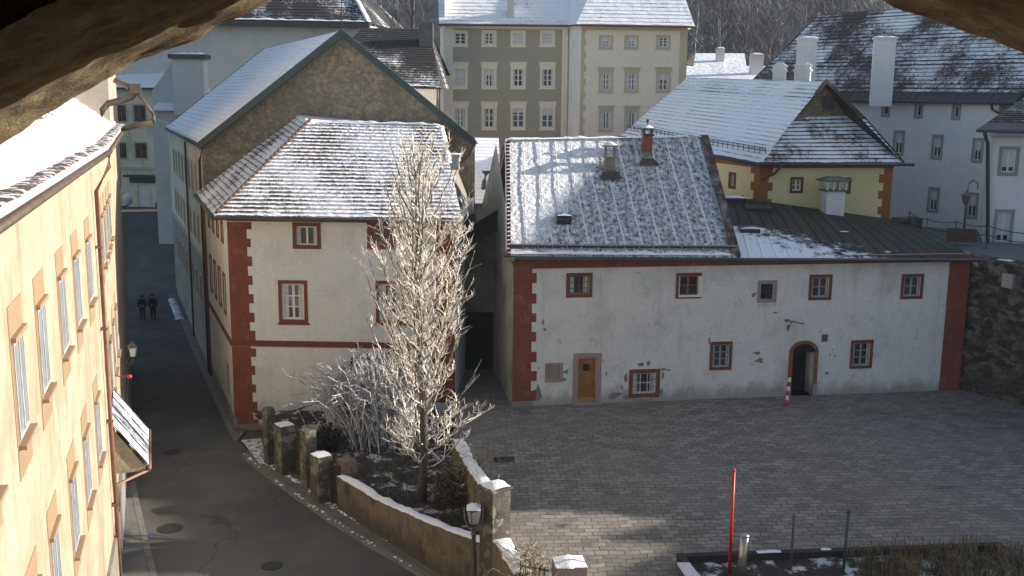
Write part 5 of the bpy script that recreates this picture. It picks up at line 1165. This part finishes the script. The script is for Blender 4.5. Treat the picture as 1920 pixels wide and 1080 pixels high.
tag(mb.build('snow_crumbs',SNOWM,None,True),'crumbs of old snow along the kerb and foot of the garden wall','snow',kind='stuff')
# stair railing and steps beside the white house
sr=thing('stair_railing','thin dark stair railing against the white house behind the garden','railing',tuple(at(515,800,42)))
A_,B_=at(516,782,41.5),at(640,740,43.2)
mb=MB(); mb.tube([A_,B_],.03,6); mb.tube([A_-V((0,0,.55)),B_-V((0,0,.55))],.02,5); mb.build('handrail',IRON,sr,True)
for t in (.02,.38,.74,1): p=A_.lerp(B_,t); mb=MB(); mb.tube([p,p-V((0,0,1.15))],.025,6); mb.build('post',IRON,sr)
st_=thing('garden_steps','dim stone steps climbing along the foot of the white house','steps',tuple(at(530,830,42)))
mb=MB()
for i in range(9):
    p=A_.lerp(B_,i/8); mb.hexa([V((p.x+dx,p.y+dy,z)) for z in (ROADZ,p.z-1.12) for dx,dy in ((-.25,-.2),(.25,-.2),(.25,1.4),(-.25,1.4))])
mb.build('tread',GREYC,st_)
# ------------------------------------------------------------------ frosted tree
rnd=random.Random(21)
FROSTL=NT('frost_dusted_bark'); _p=FROSTL.pos(); FROSTL.col(FROSTL.mix(FROSTL.step(FROSTL.math('ADD',FROSTL.noise(_p,6,4,.7),FROSTL.math('MULTIPLY',FROSTL.sep(FROSTL.n('ShaderNodeNewGeometry').outputs['Normal'])[2],.2)),.50,.66),(.11,.085,.062),(.80,.79,.76))); FROSTL.rough(.8); FROSTL=FROSTL.m
TB=V((-3.02,33.5,-.65)); 
tr=thing('frosted_tree','tall slender tree white with hoarfrost in the small garden','tree',tuple(TB))
tw=MB(); tk=MB()
trunk=[TB+V((.10*math.sin(z*.7)+.012*z,.08*math.cos(z*.9)-.08,z)) for z in (0,.6,1.3,2.2,3.2,4.4,5.6,6.7,7.9,9.3,10.9,12.5)]
for i,z in enumerate((0,.6,1.3,2.2,3.2,4.4,5.6,6.7,7.9,9.3,10.9,12.5)): trunk[i].x+= -.42*(max(0,z-6)/6.3)
tk.tube(trunk[:5],[.21,.17,.155,.145,.13],10); tk.build('trunk',BARK,tr,True)
up_=MB(); up_.tube(trunk[4:],[.13,.115,.10,.085,.065,.045,.03,.012],7)
def prof(z):   # crown radius over height above the base
    P_=[(1.2,.85),(1.7,1.2),(3.4,1.75),(5.2,1.95),(6.8,1.65),(7.9,1.45),(9.6,1.3),(11.4,.95),(13.3,.5)]
    for (a,b),(c,d) in zip(P_[:-1],P_[1:]):
        if z<=c: return b+(d-b)*max(0,(z-a))/(c-a)
    return .1
def tpos(z):
    zz=[p.z-TB.z for p in trunk]
    for i in range(len(zz)-1):
        if z<=zz[i+1]: return trunk[i].lerp(trunk[i+1],(z-zz[i])/(zz[i+1]-zz[i]))
    return trunk[-1]
def twig(p,d,l,r,depth):
    """crooked frosted shoot with side shoots"""
    k=3; pts=[p]; q=p.copy(); dd=d.copy()
    for i in range(k):
        dd=(dd+V((rnd.uniform(-.35,.35),rnd.uniform(-.35,.35),rnd.uniform(-.12,.34)))).normalized(); q=q+dd*l/k; pts.append(q.copy())
    tw.tube(pts,[r,r*.95,r*.85,r*.45],3,cap=False)
    if depth>0:
        for i in range(rnd.randint(2,4)):
            t=rnd.uniform(.15,1)*k; i0=min(int(t),k-1); u=pts[i0].lerp(pts[i0+1],t-i0); a=rnd.uniform(0,6.283)
            d2=(dd*.7+V((math.cos(a),math.sin(a),rnd.uniform(-.2,.6)))*.75).normalized(); twig(u,d2,l*rnd.uniform(.4,.62),r*.78,depth-1)
for i in range(96):
    z=1.35+10.8*(i/96.0)**.95; a=i*2.39996+rnd.uniform(-.5,.5); rr=prof(min(z+ .9,12.9))*rnd.uniform(.5,1.2)*(1-.12*math.cos(a-2.6))
    steep=.55+.8*min(1,z/5.0)
    p=tpos(z*.93); out=V((math.cos(a),math.sin(a),0)); pts=[p]; n=6; rise=rr*steep*rnd.uniform(.8,1.45)+ (.0 if z<3 else .5)
    for j in range(1,n+1):
        t=j/n; pts.append(p+out*rr*(t**.8)+V((rnd.uniform(-.07,.07),rnd.uniform(-.07,.07),rise*(t**1.35))))
    up_.tube(pts,[.030*(1-.75*j/n)+.005 for j in range(n+1)],5,cap=False)
    m_=int((7+rr*6)*rnd.uniform(.25,1.3))
    for j in range(m_):
        t=rnd.uniform(.12,1)*n; i0=min(int(t),n-1); u=pts[i0].lerp(pts[i0+1],t-i0); a2=a+rnd.uniform(-1.5,1.5)
        d=V((math.cos(a2)*.6,math.sin(a2)*.6,rnd.uniform(.25,1.1) if z>3 else rnd.uniform(-.15,.7))).normalized()
        twig(u,d,rnd.uniform(.35,.85)*(1 if z<9 else .75),rnd.choice((.006,.008,.010,.014)),2 if rnd.random()<.25 else 1)
up_.build('limb',FROSTL,tr,True); tw.build('frosted_twigs',FROST,tr)
print('tree faces',len(tw.f),len(up_.f))
# ------------------------------------------------------------------ frosted bush of arching canes
bb=atz(690,835,-.6); bu=thing('frosted_bush','sprawling bush of arching grey frosted canes left of the tree','bush',tuple(bb)); mb=MB(); rnd=random.Random(5)
for i in range(800):
    p=bb+V((rnd.gauss(.25,.6),rnd.gauss(.8,.6),0)); a=rnd.uniform(2.0,5.6) if rnd.random()<.7 else rnd.uniform(0,6.283); sp=rnd.uniform(.2,2.3); h=rnd.uniform(2.4,4.1)*(1-.10*sp)
    out=V((math.cos(a)*1.05,math.sin(a)*.8,0))*sp; dr_=rnd.uniform(.1,.5)*sp; pts=[p+out*(t**1.15)+V((rnd.uniform(-.05,.05),rnd.uniform(-.05,.05),h*(1-(1-t)**1.5)-(dr_*t**3))) for t in (0,.25,.5,.75,1)]
    mb.tube(pts,[.023,.023,.021,.018,.010],4,cap=False)
    for j in range(2):
        u=pts[3].lerp(pts[4],rnd.random()); e=u+V((rnd.uniform(-.3,.3),rnd.uniform(-.3,.3),rnd.uniform(-.25,.3))); mb.tube([u,e],[.010,.006],3,cap=False)
mb.build('cane',FROSTG,bu)
LEAFD=plain('dark_evergreen_leaf',(.028,.034,.022),.8,.5,8)
def shrub(base,rx,rz,n,label,mat=LEAFD,sz=.09):
    o=thing('dark_shrub',label,'shrub',tuple(base)); mb=MB(); base=V(base)
    for i in range(n):
        d=V((rnd.gauss(0,1),rnd.gauss(0,1),rnd.gauss(0,1))).normalized()*(rnd.random()**.45); p=base+V((d.x*rx,d.y*rx,rz*(.5+.5*d.z)))
        u=V((rnd.gauss(0,1),rnd.gauss(0,1),rnd.gauss(0,1))).normalized()*sz; w=u.cross(V((rnd.gauss(0,1),rnd.gauss(0,1),1))).normalized()*sz*.6; mb.face([p-u,p+w,p+u,p-w])
    mb.build('foliage',mat,o); mb=MB(); 
    for k in range(6): mb.tube([base,base+V((rnd.uniform(-.6,.6)*rx,rnd.uniform(-.6,.6)*rx,rz*.7))],.02,4)
    mb.build('stem',BARK,o)
shrub(V((-6.1,41.6,-.6)),1.15,3.1,2600,'dark evergreen shrub behind the frosted bush against the white house')
shrub(V((-7.2,38.6,-.7)),.8,1.0,1200,'low dark shrub beside the gate pillars under the stair railing')
shrub(V((-1.9,33.0,-.6)),.75,1.5,1100,'brownish tangled shrub right of the trunk beside the square wall',plain('dead_leaf',(.08,.062,.04),.9,.5,8),.06)
# dry stems and ground litter
mb=MB(); rnd=random.Random(8)
for i in range(2600):
    u=rnd.random(); x=rnd.uniform(-7.2,.2); y=rnd.uniform(29,39)
    e=(y-35.4)/(27.9-35.4); xl=-6.3+e*5.7+.5; xr=-1.7+(36.6-y)*.21-.5
    if y>35.4: xl=-8.4+(38.9-y)*.6
    if not xl<x<xr: continue
    a=rnd.uniform(0,6.283); l=rnd.uniform(.1,.5); p=V((x,y,-.6)); mb.tube([p,p+V((math.cos(a)*l*.7,math.sin(a)*l*.7,l*rnd.uniform(.2,1)))],[.012,.006],3,cap=False)
tag(mb.build('ground_litter',plain('frosty_litter',(.16,.14,.115),.95,.7,4)),'frosty dead stems littering the garden soil','ground cover',kind='stuff')
# trailing plant with snow by the foot of the white house corner
mb=MB(); q=[atz(*p,ROADZ+.1) for p in ((452,826),(490,822),(500,870),(487,872))]; rnd=random.Random(3)
sm=MB(); c=(q[0]+q[1]+q[2]+q[3])/4; N=9
sm.grid([[q[0].lerp(q[1],i/N).lerp(q[3].lerp(q[2],i/N),j/N)+V((0,0,.02+.12*max(0,noise.noise(V((i*.8,j*.8,2)))+.25)*math.sin(math.pi*j/N))) for i in range(N+1)] for j in range(N+1)])
tag(sm.build('snow_patch',DIRTS,None,True),'patch of dirty snow and dead plants at the foot of the first pillar','snow',kind='stuff')
# ------------------------------------------------------------------ lamps
def lantern(parent,c,s,h=None):
    """four sided tapered street lantern, c = bottom centre of glass"""
    c=V(c); mb=MB(); mb.box(c,s*.62,s*.62,s*1.25,.5,0,1.55); g=mb.build('lantern_glass',LGLASS,parent)
    mb=MB(); ca=[V((math.cos(.5+math.pi/4+k*math.pi/2),math.sin(.5+math.pi/4+k*math.pi/2),0)) for k in range(4)]
    lo=[c+v*s*.62*.7071*1.03 for v in ca]; hi=[c+v*s*.62*1.55*.7071*1.03+V((0,0,s*1.25)) for v in ca]
    for k in range(4): mb.tube([lo[k],hi[k]],s*.035,5); mb.tube([lo[k],lo[(k+1)%4]],s*.035,5); mb.tube([hi[k],hi[(k+1)%4]],s*.045,5)
    mb.box(c-V((0,0,s*.12)),s*.5,s*.5,s*.12,.5); mb.lathe(c-V((0,0,s*.3)),[(.0,0),(s*.1,s*.06),(s*.08,s*.14),(s*.16,s*.2)],8)
    mb.build('lantern_frame',IRON,parent)
    mb=MB(); t=c+V((0,0,s*1.25)); mb.box(t,s*1.15,s*1.15,s*.42,.5,0,.42); mb.box(t+V((0,0,s*.42)),s*.42,s*.42,s*.12,.5); mb.lathe(t+V((0,0,s*.54)),[(s*.08,0),(s*.13,s*.08),(s*.05,s*.2),(0,s*.28)],8); mb.build('lantern_roof',IRON,parent)
    return t
Lp=V((-1.05,27.55,0)); Lp=at(888,1040,27.6); Lz=at(888,978,27.6)
sl=thing('street_lamp','old four-sided street lantern on a grey post at the near corner of the garden','street lamp',(Lp.x,Lp.y,ROADZ))
mb=MB(); mb.lathe((Lp.x,Lp.y,ROADZ),[(.13,0),(.13,.5),(.09,.6),(.085,1.9),(.065,2.0),(.06,Lz.z-ROADZ-.42),(.085,Lz.z-ROADZ-.38),(.05,Lz.z-ROADZ-.3)],12); mb.build('post',plain('grey_green_post',(.07,.075,.07),.5,.3,5),sl,True)
mb=MB()
for sgn in (-1,1): mb.tube([V((Lp.x,Lp.y,Lz.z-.32)),V((Lp.x+sgn*.16,Lp.y,Lz.z-.18)),V((Lp.x+sgn*.26,Lp.y,Lz.z+.12)),V((Lp.x+sgn*.27,Lp.y,Lz.z+.42))],.018,5)
mb.build('holder',plain('holder_grey',(.25,.22,.18),.5,.3),sl,True)
t=lantern(sl,(Lp.x,Lp.y,Lz.z-.05),.33)
mb=MB(); snow_strip(mb,[t+V((-.2,0,.04)),t+V((.2,0,.04))],.4,.22,step=.07,seed=2); mb.build('snow',SNOWM,sl,True)
wl_=at(249,668,36.5); lw=thing('wall_lantern','old black lantern on a bracket at the far end of the ochre front','street lamp',tuple(wl_))
lantern(lw,wl_,.28); mb=MB(); mb.tube([wl_+V((0,0,-.1)),wl_+V((-.05,.0,-.3)),wl_+V((-.4,0,-.2))],.03,6); mb.build('bracket',IRON,lw)
wl2=at(241,385,93); lw=thing('wall_lantern','white globe lantern far down the street by the closing house','street lamp',tuple(wl2)); mb=MB(); mb.lathe(wl2,[(0,0),(.25,.12),(.42,.5),(.42,.85),(.2,1.1),(0,1.15)],10); mb.build('globe',WHITEP,lw,True); mb=MB(); mb.tube([wl2,wl2+V((-.9,0,-.2))],.05,5); mb.build('bracket',IRON,lw)
rs=at(243,706,34.5); mb=MB(); mb.lathe(rs+V((0,0,-.08)),[(0,0),(.06,.02),(.09,.07),(.07,.13),(0,.15)],10); mb.tube([rs,rs+V((-.4,0,.0))],.02,5); alone(mb,'red_wall_fitting',REDP,'small round red object fixed to the ochre front below the wall lantern','wall fitting',True)  # small red fitting of unknown kind
# ------------------------------------------------------------------ small things on the street and square
def disc(name,mat,px,py,r,label,cat,z=ROADZ,kind=None,sy=1):
    p=atz(px,py,z); mb=MB(); mb.lathe(p+V((0,0,.004)),[(r,0),(r,.012),(r*.9,.014),(r*.88,.008),(0,.008)],24); return alone(mb,name,mat,label,cat)
disc('manhole_cover',plain('cast_iron',(.05,.049,.047),.6,.4,12,.4,.8,20),510,1061,.33,'round dark manhole cover in the middle of the street by the garden wall','manhole cover')
disc('manhole_cover',MATS['cast_iron'],320,991,.42,'round dark manhole cover near the left edge of the street','manhole cover')
disc('manhole_cover',MATS['cast_iron'],322,848,.32,'small round manhole cover beyond the canopy','manhole cover')
mb=MB(); p=atz(945,862,0); mb.box(p+V((0,0,.003)),.75,.55,.012,.1); alone(mb,'drain_grate',MATS['cast_iron'],'dark square drain grate in the paving beside the garden','drain')
b=V((1.62,26.2,-.1)); sb=thing('stone_block','pale squared stone block topped with snow at the near edge of the square','stone block',tuple(b)); mb=MB(); mb.box(b,.82,.75,.78,R(8)); mb.build('block',PINKS,sb,bevel=.03); mb=MB(); snow_strip(mb,[b+V((-.42,-.04,.77)),b+V((.42,.06,.77))],.78,.10,seed=7); mb.build('snow_cap',SNOWM,sb,True)
ife=thing('iron_fence','short run of dark iron fence bars at the end of the snowy wall','fence',(.75,25.4,-.2)); 
for k in range(6): p=at(976+k*9,1080,25.6-k*.05); p.z=-.4; mb=MB(); mb.tube([p,V((p.x,p.y,at(980,1052,25.6).z-.05*(k%2)))],.018,5); mb.build('bar',IRON,ife)
mb=MB(); z_=at(980,1060,25.6).z; mb.tube([V((at(972,1060,25.6).x,25.6,z_)),V((at(1030,1060,25.4).x,25.35,z_-.02))],.022,5); mb.build('rail',IRON,ife)
q0,q1=atz(1268,1056,0),atz(1872,1034,0); pl=thing('planter_bed','low dark bordered planting bed at the near edge of the square','planting bed',tuple(q0)); BF_=Facade(q0,q1)
mb=MB(); BF_.box(mb,0,BF_.L,-.1,.30,-.0,.22); BF_.box(mb,0,.22,-.1,.30,.22,6); BF_.box(mb,BF_.L-.22,BF_.L,-.1,.30,.22,6); mb.build('border',plain('dark_timber_border',(.024,.026,.024),.8,.4,4,0,.4),pl)
mb=MB(); n=24; mb.grid([[BF_.pt(.22+(BF_.L-.44)*i/n,.10+.06*noise.noise(V((i*.5,j*.6,1))),.22+5.6*j/10) for i in range(n+1)] for j in range(11)]); mb.build('soil',SOIL,pl,True)
mb=MB(); snow_strip(mb,[BF_.pt(2.3,.30,.11),BF_.pt(3.0,.30,.11)],.16,.05,seed=6,cover=.5,step=.1); snow_strip(mb,[BF_.pt(3.9,.30,.08),BF_.pt(4.5,.30,.08)],.14,.04,seed=7,cover=.5,step=.1); mb.build('snow',SNOWM,pl,True)
mb=MB(); rnd=random.Random(17)
for i in range(3000):
    s_=rnd.uniform(4.7,BF_.L+1.6); o=rnd.uniform(.1,3.2); 
    if rnd.random()>(.25+.75*min(1,max(0,(s_-4.7)/2.2))): continue
    if noise.noise(V((s_*1.3,o*1.3,5)))<-.25: continue
    p=BF_.pt(s_,.1,o); a=rnd.uniform(0,6.283); h=rnd.uniform(.2,.85)*(1 if s_<BF_.L-.5 else .6); l=rnd.uniform(.1,.5); mid=p+V((math.cos(a)*l*.3,math.sin(a)*l*.3,h*.7)); e=p+V((math.cos(a)*l,math.sin(a)*l,h)); w=V((-math.sin(a),math.cos(a),0))*.009
    mb.face([p-w,p+w,mid+w,mid-w]); mb.face([mid-w,mid+w,e])
tag(mb.build('dry_grass',plain('dry_grass_straw',(.20,.15,.085),.9,.6,3)),'dry straw-coloured grass and weeds in the planting bed','grass',kind='stuff')
mb=MB(); a=at(1286,1062,26.2); mb.hexa([V((a.x-.12,26.9,.30)),V((a.x+.22,26.9,.30)),V((a.x+.62,25.0,.26)),V((a.x+.2,25.0,.26)),V((a.x-.12,26.9,.37)),V((a.x+.22,26.9,.37)),V((a.x+.62,25.0,.33)),V((a.x+.2,25.0,.33))]); alone(mb,'white_board',plain('snowy_board',(.72,.72,.72),.7,.1),'pale board lying across the left corner of the planting bed','board')
def rod(name,px,pyt,pxb,Y,r,mat,label,cat,tipmat=None):
    b=at(pxb,1085,Y); b.z=0.0; t=at(px,pyt,Y); o=thing(name,label,cat,tuple(b)); mb=MB(); mb.tube([b,t],[r,r],10); mb.build('shaft',mat,o,True)
    mb=MB(); mb.lathe(t,[(r*1.08,-.02),(r*1.08,.02),(r*.6,.045),(0,.05)],10); mb.build('cap',tipmat or mat,o,True); return o
rod('snow_pole',1376,882,1367,26.85,.045,REDP,'tall thin red snow marker pole standing in the planting bed','pole')
rod('bollard',1396,1004,1389,26.6,.12,STEEL,'thick round grey metal bollard beside the red pole','bollard')
rod('garden_stake',1489,966,1481,27.0,.035,BROWNP,'thin brown stake standing in the middle of the planting bed','stake')
rod('garden_stake',1591,960,1580,27.0,.040,GREENP,'thin dark green stake at the edge of the dry grass','stake')
# slush heap by the kerb and tangled dry plants on the square-side wall
mb=MB(); snow_strip(mb,[atz(*q,ROADZ+.1) for q in ((322,560),(330,580),(338,600))],.55,.2,seed=31,step=.25); tag(mb.build('slush_heap',DIRTS,None,True),'heap of dirty snow along the right kerb beyond the walkers','snow heap')
rnd=random.Random(77); mb=MB()
for (px,py,Y,n,sx) in ((893,866,33.5,150,.55),(906,905,31.5,90,.4),(985,1046,26.0,120,.45),(1000,1062,25.8,80,.4)):
    c=at(px,py,Y)
    for i in range(n):
        p=c+V((rnd.gauss(0,sx*.6),rnd.gauss(0,sx),rnd.gauss(-.15,.15))); a=rnd.uniform(0,6.283); l=rnd.uniform(.2,.6); q=p+V((math.cos(a)*l,math.sin(a)*l,rnd.uniform(-.15,.4))); mb.tube([p,p.lerp(q,.5)+V((0,0,rnd.uniform(0,.12))),q],[.011,.009,.005],3,cap=False)
tag(mb.build('dry_tangle',plain('dry_twig_straw',(.34,.29,.20),.9,.6,6)),'tangles of dry frosty twigs along the wall between garden and square','dry twigs',kind='stuff')
# left pavement edge and a worn blue paint mark
KLf=[xy(atz(*q,ROADZ)) for q in ((254,905),(262,945),(277,1010),(296,1085),(322,1180))]
strip(KLf,offs(KLf,-.2),ROADZ+.06,KERB,'kerb')
strip(offs(KLf,-.204),offs(KLf,-1.6),ROADZ+.055,PATHM,'pavement')
BLUEP=NT('worn_blue_paint'); _p=BLUEP.pos(); BLUEP.col(BLUEP.mix(BLUEP.step(BLUEP.noise(_p,5,6,.75),.42,.6),(.07,.07,.072),(.05,.11,.24))); BLUEP.rough(.85)
mb=MB(); q=[atz(*p,ROADZ) for p in ((262,1003),(286,996),(290,1012),(266,1020))]; mb.face([v+V((0,0,.004)) for v in q]); alone(mb,'paint_mark',BLUEP.m,'worn patch of blue paint at the left edge of the street','paint mark')
# ------------------------------------------------------------------ people
def person(label,px,py,coat,trous,hair,stride=.22,arm=1,h=1.74,long=False,face=math.pi/2,Y=None,hand=True):
    b=atz(px,py,ROADZ) if Y is None else at(px,py,Y)
    root=thing('person',label,'person',tuple(b)); k=h/1.75
    J={'pel':(0,0,.95),'sp':(0,0,1.18),'ch':(0,0,1.38),'nk':(0,0,1.50),'hd0':(0,.015,1.58),'hd1':(0,.02,1.66),'hd2':(0,.0,1.735),
       'hl':(-.09,0,.90),'kl':(-.095,stride*.55,.50),'al':(-.095,stride*.25,.09),'tl':(-.10,stride*.25+.17,.035),
       'hr':(.09,0,.90),'kr':(.095,-stride*.1,.49),'ar':(.095,-stride*1.1,.13),'tr':(.10,-stride*1.1+.15,.03),
       'sl':(-.17,0,1.42),'el':(-.235,-.06*arm,1.14),'wl':(-.245,.06*arm,.90),'pl':(-.245,.075*arm,.83),
       'sr':(.17,0,1.42),'er':(.235,.05,1.14),'wr':(.225,.10,.92),'pr':(.22,.11,.85)}
    E=[('pel','sp'),('sp','ch'),('ch','nk'),('nk','hd0'),('hd0','hd1'),('hd1','hd2'),('pel','hl'),('hl','kl'),('kl','al'),('al','tl'),('pel','hr'),('hr','kr'),('kr','ar'),('ar','tr'),('ch','sl'),('sl','el'),('el','wl'),('wl','pl'),('ch','sr'),('sr','er'),('er','wr'),('wr','pr')]
    Rr=dict(pel=.135,sp=.125,ch=.145,nk=.06,hd0=.082,hd1=.098,hd2=.07,hl=.095,kl=.062,al=.045,tl=.035,hr=.095,kr=.062,ar=.045,tr=.035,sl=.07,el=.048,wl=.034,pl=.036,sr=.07,er=.048,wr=.034,pr=.036)
    for sd in ('l','r'):
        w=V(J['p'+sd]); sx=-1 if sd=='l' else 1
        for f in range(5):
            n0,n1=f'f{sd}{f}a',f'f{sd}{f}b'; off=(-.024+.016*f) if f<4 else -.03
            ln=(.075,.085,.08,.062,.05)[f]
            J[n0]=tuple(w+V((sx*.004,off,-.045 if f<4 else -.01))); J[n1]=tuple(w+V((-sx*.012,off*(1.1 if f<4 else 1.9)+.006,-.045-ln if f<4 else -.055)))
            E+= [('p'+sd,n0),(n0,n1)]; Rr[n0]=.010; Rr[n1]=.008
    def skin(name,keys,radd,mat,par,lv=1):
        ks=[q for q in J if q in keys]; ix={q:i for i,q in enumerate(ks)}; me=bpy.data.meshes.new(name)
        me.from_pydata([tuple(V(J[q])*k) for q in ks],[(ix[a],ix[c]) for a,c in E if a in ix and c in ix],[]); o=bpy.data.objects.new(name,me); COL.objects.link(o); o.parent=par
        o.modifiers.new('Skin','SKIN'); 
        for i,q in enumerate(ks): rr=(Rr[q]+radd(q))*k; me.skin_vertices[0].data[i].radius=(rr,rr*(.78 if q in('pel','sp','ch') else 1))
        me.skin_vertices[0].data[0].use_root=True
        s=o.modifiers.new('Sub','SUBSURF'); s.levels=lv; s.render_levels=lv; me.materials.append(mat); ORG[o]=V((0,0,0)); return o
    body=skin('body',set(J),lambda q:0,MATS['skin_tone'],root)
    jk={'pel','sp','ch','sl','el','wl','sr','er','wr'}|({'hl','hr'} if long else set())
    skin('coat',jk|{'nk'},lambda q:.028 if q!='nk' else .012,coat,root)
    skin('trousers',{'pel','hl','kl','al','hr','kr','ar'},lambda q:.016,trous,root)
    hm=MB(); hm.lathe(V((0,-.012,1.615))*k,[(.075*k,-.03),(.108*k,.02),(.112*k,.08),(.08*k,.14),(.03*k,.158),(0,.16)],12); ho=hm.build('hair',hair,None,True); ho.parent=root; ORG[ho]=V((0,0,0))
    fm=MB()
    for sx in (-1,1): fm.lathe(V((sx*.036,.092,1.665))*k,[(0,-.01),(.012,0),(0,.01)],6)
    fo=fm.build('eye',BLACK,None); fo.parent=root
    fm=MB(); fm.box(V((0,.105,1.62))*k,.02*k,.03*k,.04*k); fm.box(V((0,.095,1.588))*k,.045*k,.012*k,.008*k)
    for sx in (-1,1): fm.box(V((sx*.098,.01,1.63))*k,.015*k,.035*k,.06*k)
    fo=fm.build('face_detail',MATS['skin_tone'],None); fo.parent=root
    for sd in ('l','r'):
        sm=MB(); a=V(J['a'+sd])*k; t_=V(J['t'+sd])*k; sm.tube([a+V((0,-.06,-.05)),a+V((0,.02,-.045)),t_+V((0,.03,0))],[.045,.05,.04],8); so=sm.build('shoe',BLACK,None,True); so.parent=root
    root.rotation_euler=(0,0,face-math.pi/2)
    return root
plain('skin_tone',(.45,.27,.19),.6,.1)
DC=plain('dark_coat',(.016,.017,.020),.8,.3,8); DC2=plain('black_coat',(.012,.012,.013),.8,.3,8); JN=plain('dark_jeans',(.03,.035,.05),.85,.3,8); HB=plain('dark_hair',(.02,.014,.01),.6,.2); RC=plain('dark_red_jacket',(.16,.03,.03),.8,.2)
person('person in a dark jacket and jeans walking down the street, left one of the pair',268,600,DC,JN,HB,.22,1,1.66,face=math.pi/2+.35)
person('person in a long black coat walking down the street, right one of the pair',288,600,DC2,DC2,HB,-.18,1,1.72,True,face=math.pi/2+.35)
pf=at(299,407,93); person('person in dark clothes with a red jacket far down the street by the closing house',299,408,RC,DC,HB,.1,1,1.7,Y=93)
# ------------------------------------------------------------------ tower room with the arched window we look through
tw_=thing('tower_window','rough stone tower room with an arched window opening framing the view','window arch',(0,0,11))
YO,YI=4.5,3.2
outl=[(-430,1700),(-420,1250),(-380,900),(-300,640),(-180,440),(-60,312),(0,268),(62,222),(130,181),(210,138),(300,90),(400,42),(505,-2),(640,-68),(800,-150),(950,-220),(1100,-260),(1250,-250),(1400,-190),(1560,-90),(1690,-1),(1765,32),(1845,62),(1925,95),(2040,165),(2130,270),(2190,440),(2220,700),(2230,1100),(2235,1700)]
pl_=[at(x,y,YO) for x,y in outl]; pts=[]
for a,b in zip(pl_[:-1],pl_[1:]):
    n=max(1,int((b-a).length/.045)); pts+=[a.lerp(b,i/n) for i in range(n)]
pts.append(pl_[-1]); cen=V((.05,YO,12.3)); rows=[]
ND=60
for j in range(ND+1):
    t=j/ND; y=YO-.02+(YI-YO)*t; row=[]
    for i,p in enumerate(pts):
        d=(p-cen); d.y=0; d.normalize(); rnd_=.0 
        k=-.035+.035*noise.noise(V((p.x*1.3,y*1.3,p.z*1.3)))+.026*noise.noise(V((p.x*4.5,y*4.5,p.z*4.5)))+.014*noise.noise(V((p.x*13,y*13,p.z*13)))
        edge=.012*max(0,1-j/2.0)**2
        row.append(V((p.x,y,p.z))+d*(k+edge+.05*t))
    rows.append(row)
mb=MB(); mb.grid(rows)
outr=[]; 
for i,p in enumerate(pts): d=(p-cen); d.y=0; d.normalize(); outr.append((p,d))
mb.grid([rows[0]]+[[p+d*w+V((0,.02*noise.noise(V((i*.3,w*6,2))),0)) for i,(p,d) in enumerate(outr)] for w in (.1,.25,.5,.9,1.3)])
mb.build('embrasure',ARCH,tw_,True)
# room behind the viewer
mb=MB(); x0,x1,y0,y1,z0,z1=-5.2,5.6,-4.0,YI,8.6,19.0
c=[V((x0,y0,z0)),V((x1,y0,z0)),V((x1,y1,z0)),V((x0,y1,z0)),V((x0,y0,z1)),V((x1,y0,z1)),V((x1,y1,z1)),V((x0,y1,z1))]
for q in ((3,2,1,0),(4,5,6,7),(0,1,5,4),(1,2,6,5),(3,0,4,7)): mb.face([c[i] for i in q])
inner=rows[-1]
mb.grid([inner,[p+(p-V((.05,p.y,12.3))).normalized()*5.5 for p in inner]])
mb.build('room_wall',ARCH,tw_)
# ================================================================== LIGHT, SKY, CAMERA
w=bpy.data.worlds.new('World'); SC.world=w; w.use_nodes=True; nt=w.node_tree; bg=nt.nodes['Background']
sky=nt.nodes.new('ShaderNodeTexSky'); sky.sky_type='NISHITA'; sky.sun_disc=False; sky.sun_elevation=SUN_E; sky.sun_rotation=math.pi/2-SUN_A; sky.altitude=450; sky.air_density=1.0; sky.dust_density=2.4; sky.ozone_density=1.0
nt.links.new(sky.outputs[0],bg.inputs[0]); bg.inputs[1].default_value=.088
sun=bpy.data.lights.new('sun','SUN'); sun.energy=5.0; sun.angle=R(.42); sun.color=(1,.91,.79); so=bpy.data.objects.new('sun',sun); COL.objects.link(so); so.rotation_euler=SUN.to_track_quat('Z','Y').to_euler(); so.location=(30,10,40)
cam=bpy.data.cameras.new('camera'); cam.sensor_width=36; cam.lens=FPX/1920*36; cam.clip_end=3000; cam.clip_start=.02
co=bpy.data.objects.new('camera',cam); COL.objects.link(co)
Rv=V((1,0,0)); Uv=V((0,sT,cT)); Fv=V((0,cT,-sT)); r2=Rv*math.cos(RHO)+Uv*math.sin(RHO); u2=Uv*math.cos(RHO)-Rv*math.sin(RHO)
M=Matrix((( r2.x,u2.x,-Fv.x,0),(r2.y,u2.y,-Fv.y,0),(r2.z,u2.z,-Fv.z,CZ),(0,0,0,1))); co.matrix_world=M
SC.camera=co
hz_=NT('haze_air'); hz_.t.nodes.remove(hz_.b); pv=hz_.n('ShaderNodeVolumePrincipled'); pv.inputs['Color'].default_value=(.70,.82,1.0,1); pv.inputs['Density'].default_value=.0003; pv.inputs['Anisotropy'].default_value=.2
hz_.L(pv.outputs[0],[n for n in hz_.t.nodes if n.type=='OUTPUT_MATERIAL'][0].inputs['Volume'])
mb=MB(); mb.hexa([V((x,y,z)) for z in (-6.5,240) for x,y in ((-340,-20),(340,-20),(340,470),(-340,470))]); tag(mb.build('haze',hz_.m),'thin cold winter haze over the town','haze',kind='stuff')
vs=SC.view_settings; vs.view_transform='Standard'; vs.look='None'; vs.exposure=1.0; vs.gamma=1
SC.render.engine='CYCLES'; SC.cycles.max_bounces=6; SC.cycles.diffuse_bounces=3; SC.cycles.use_denoising=True
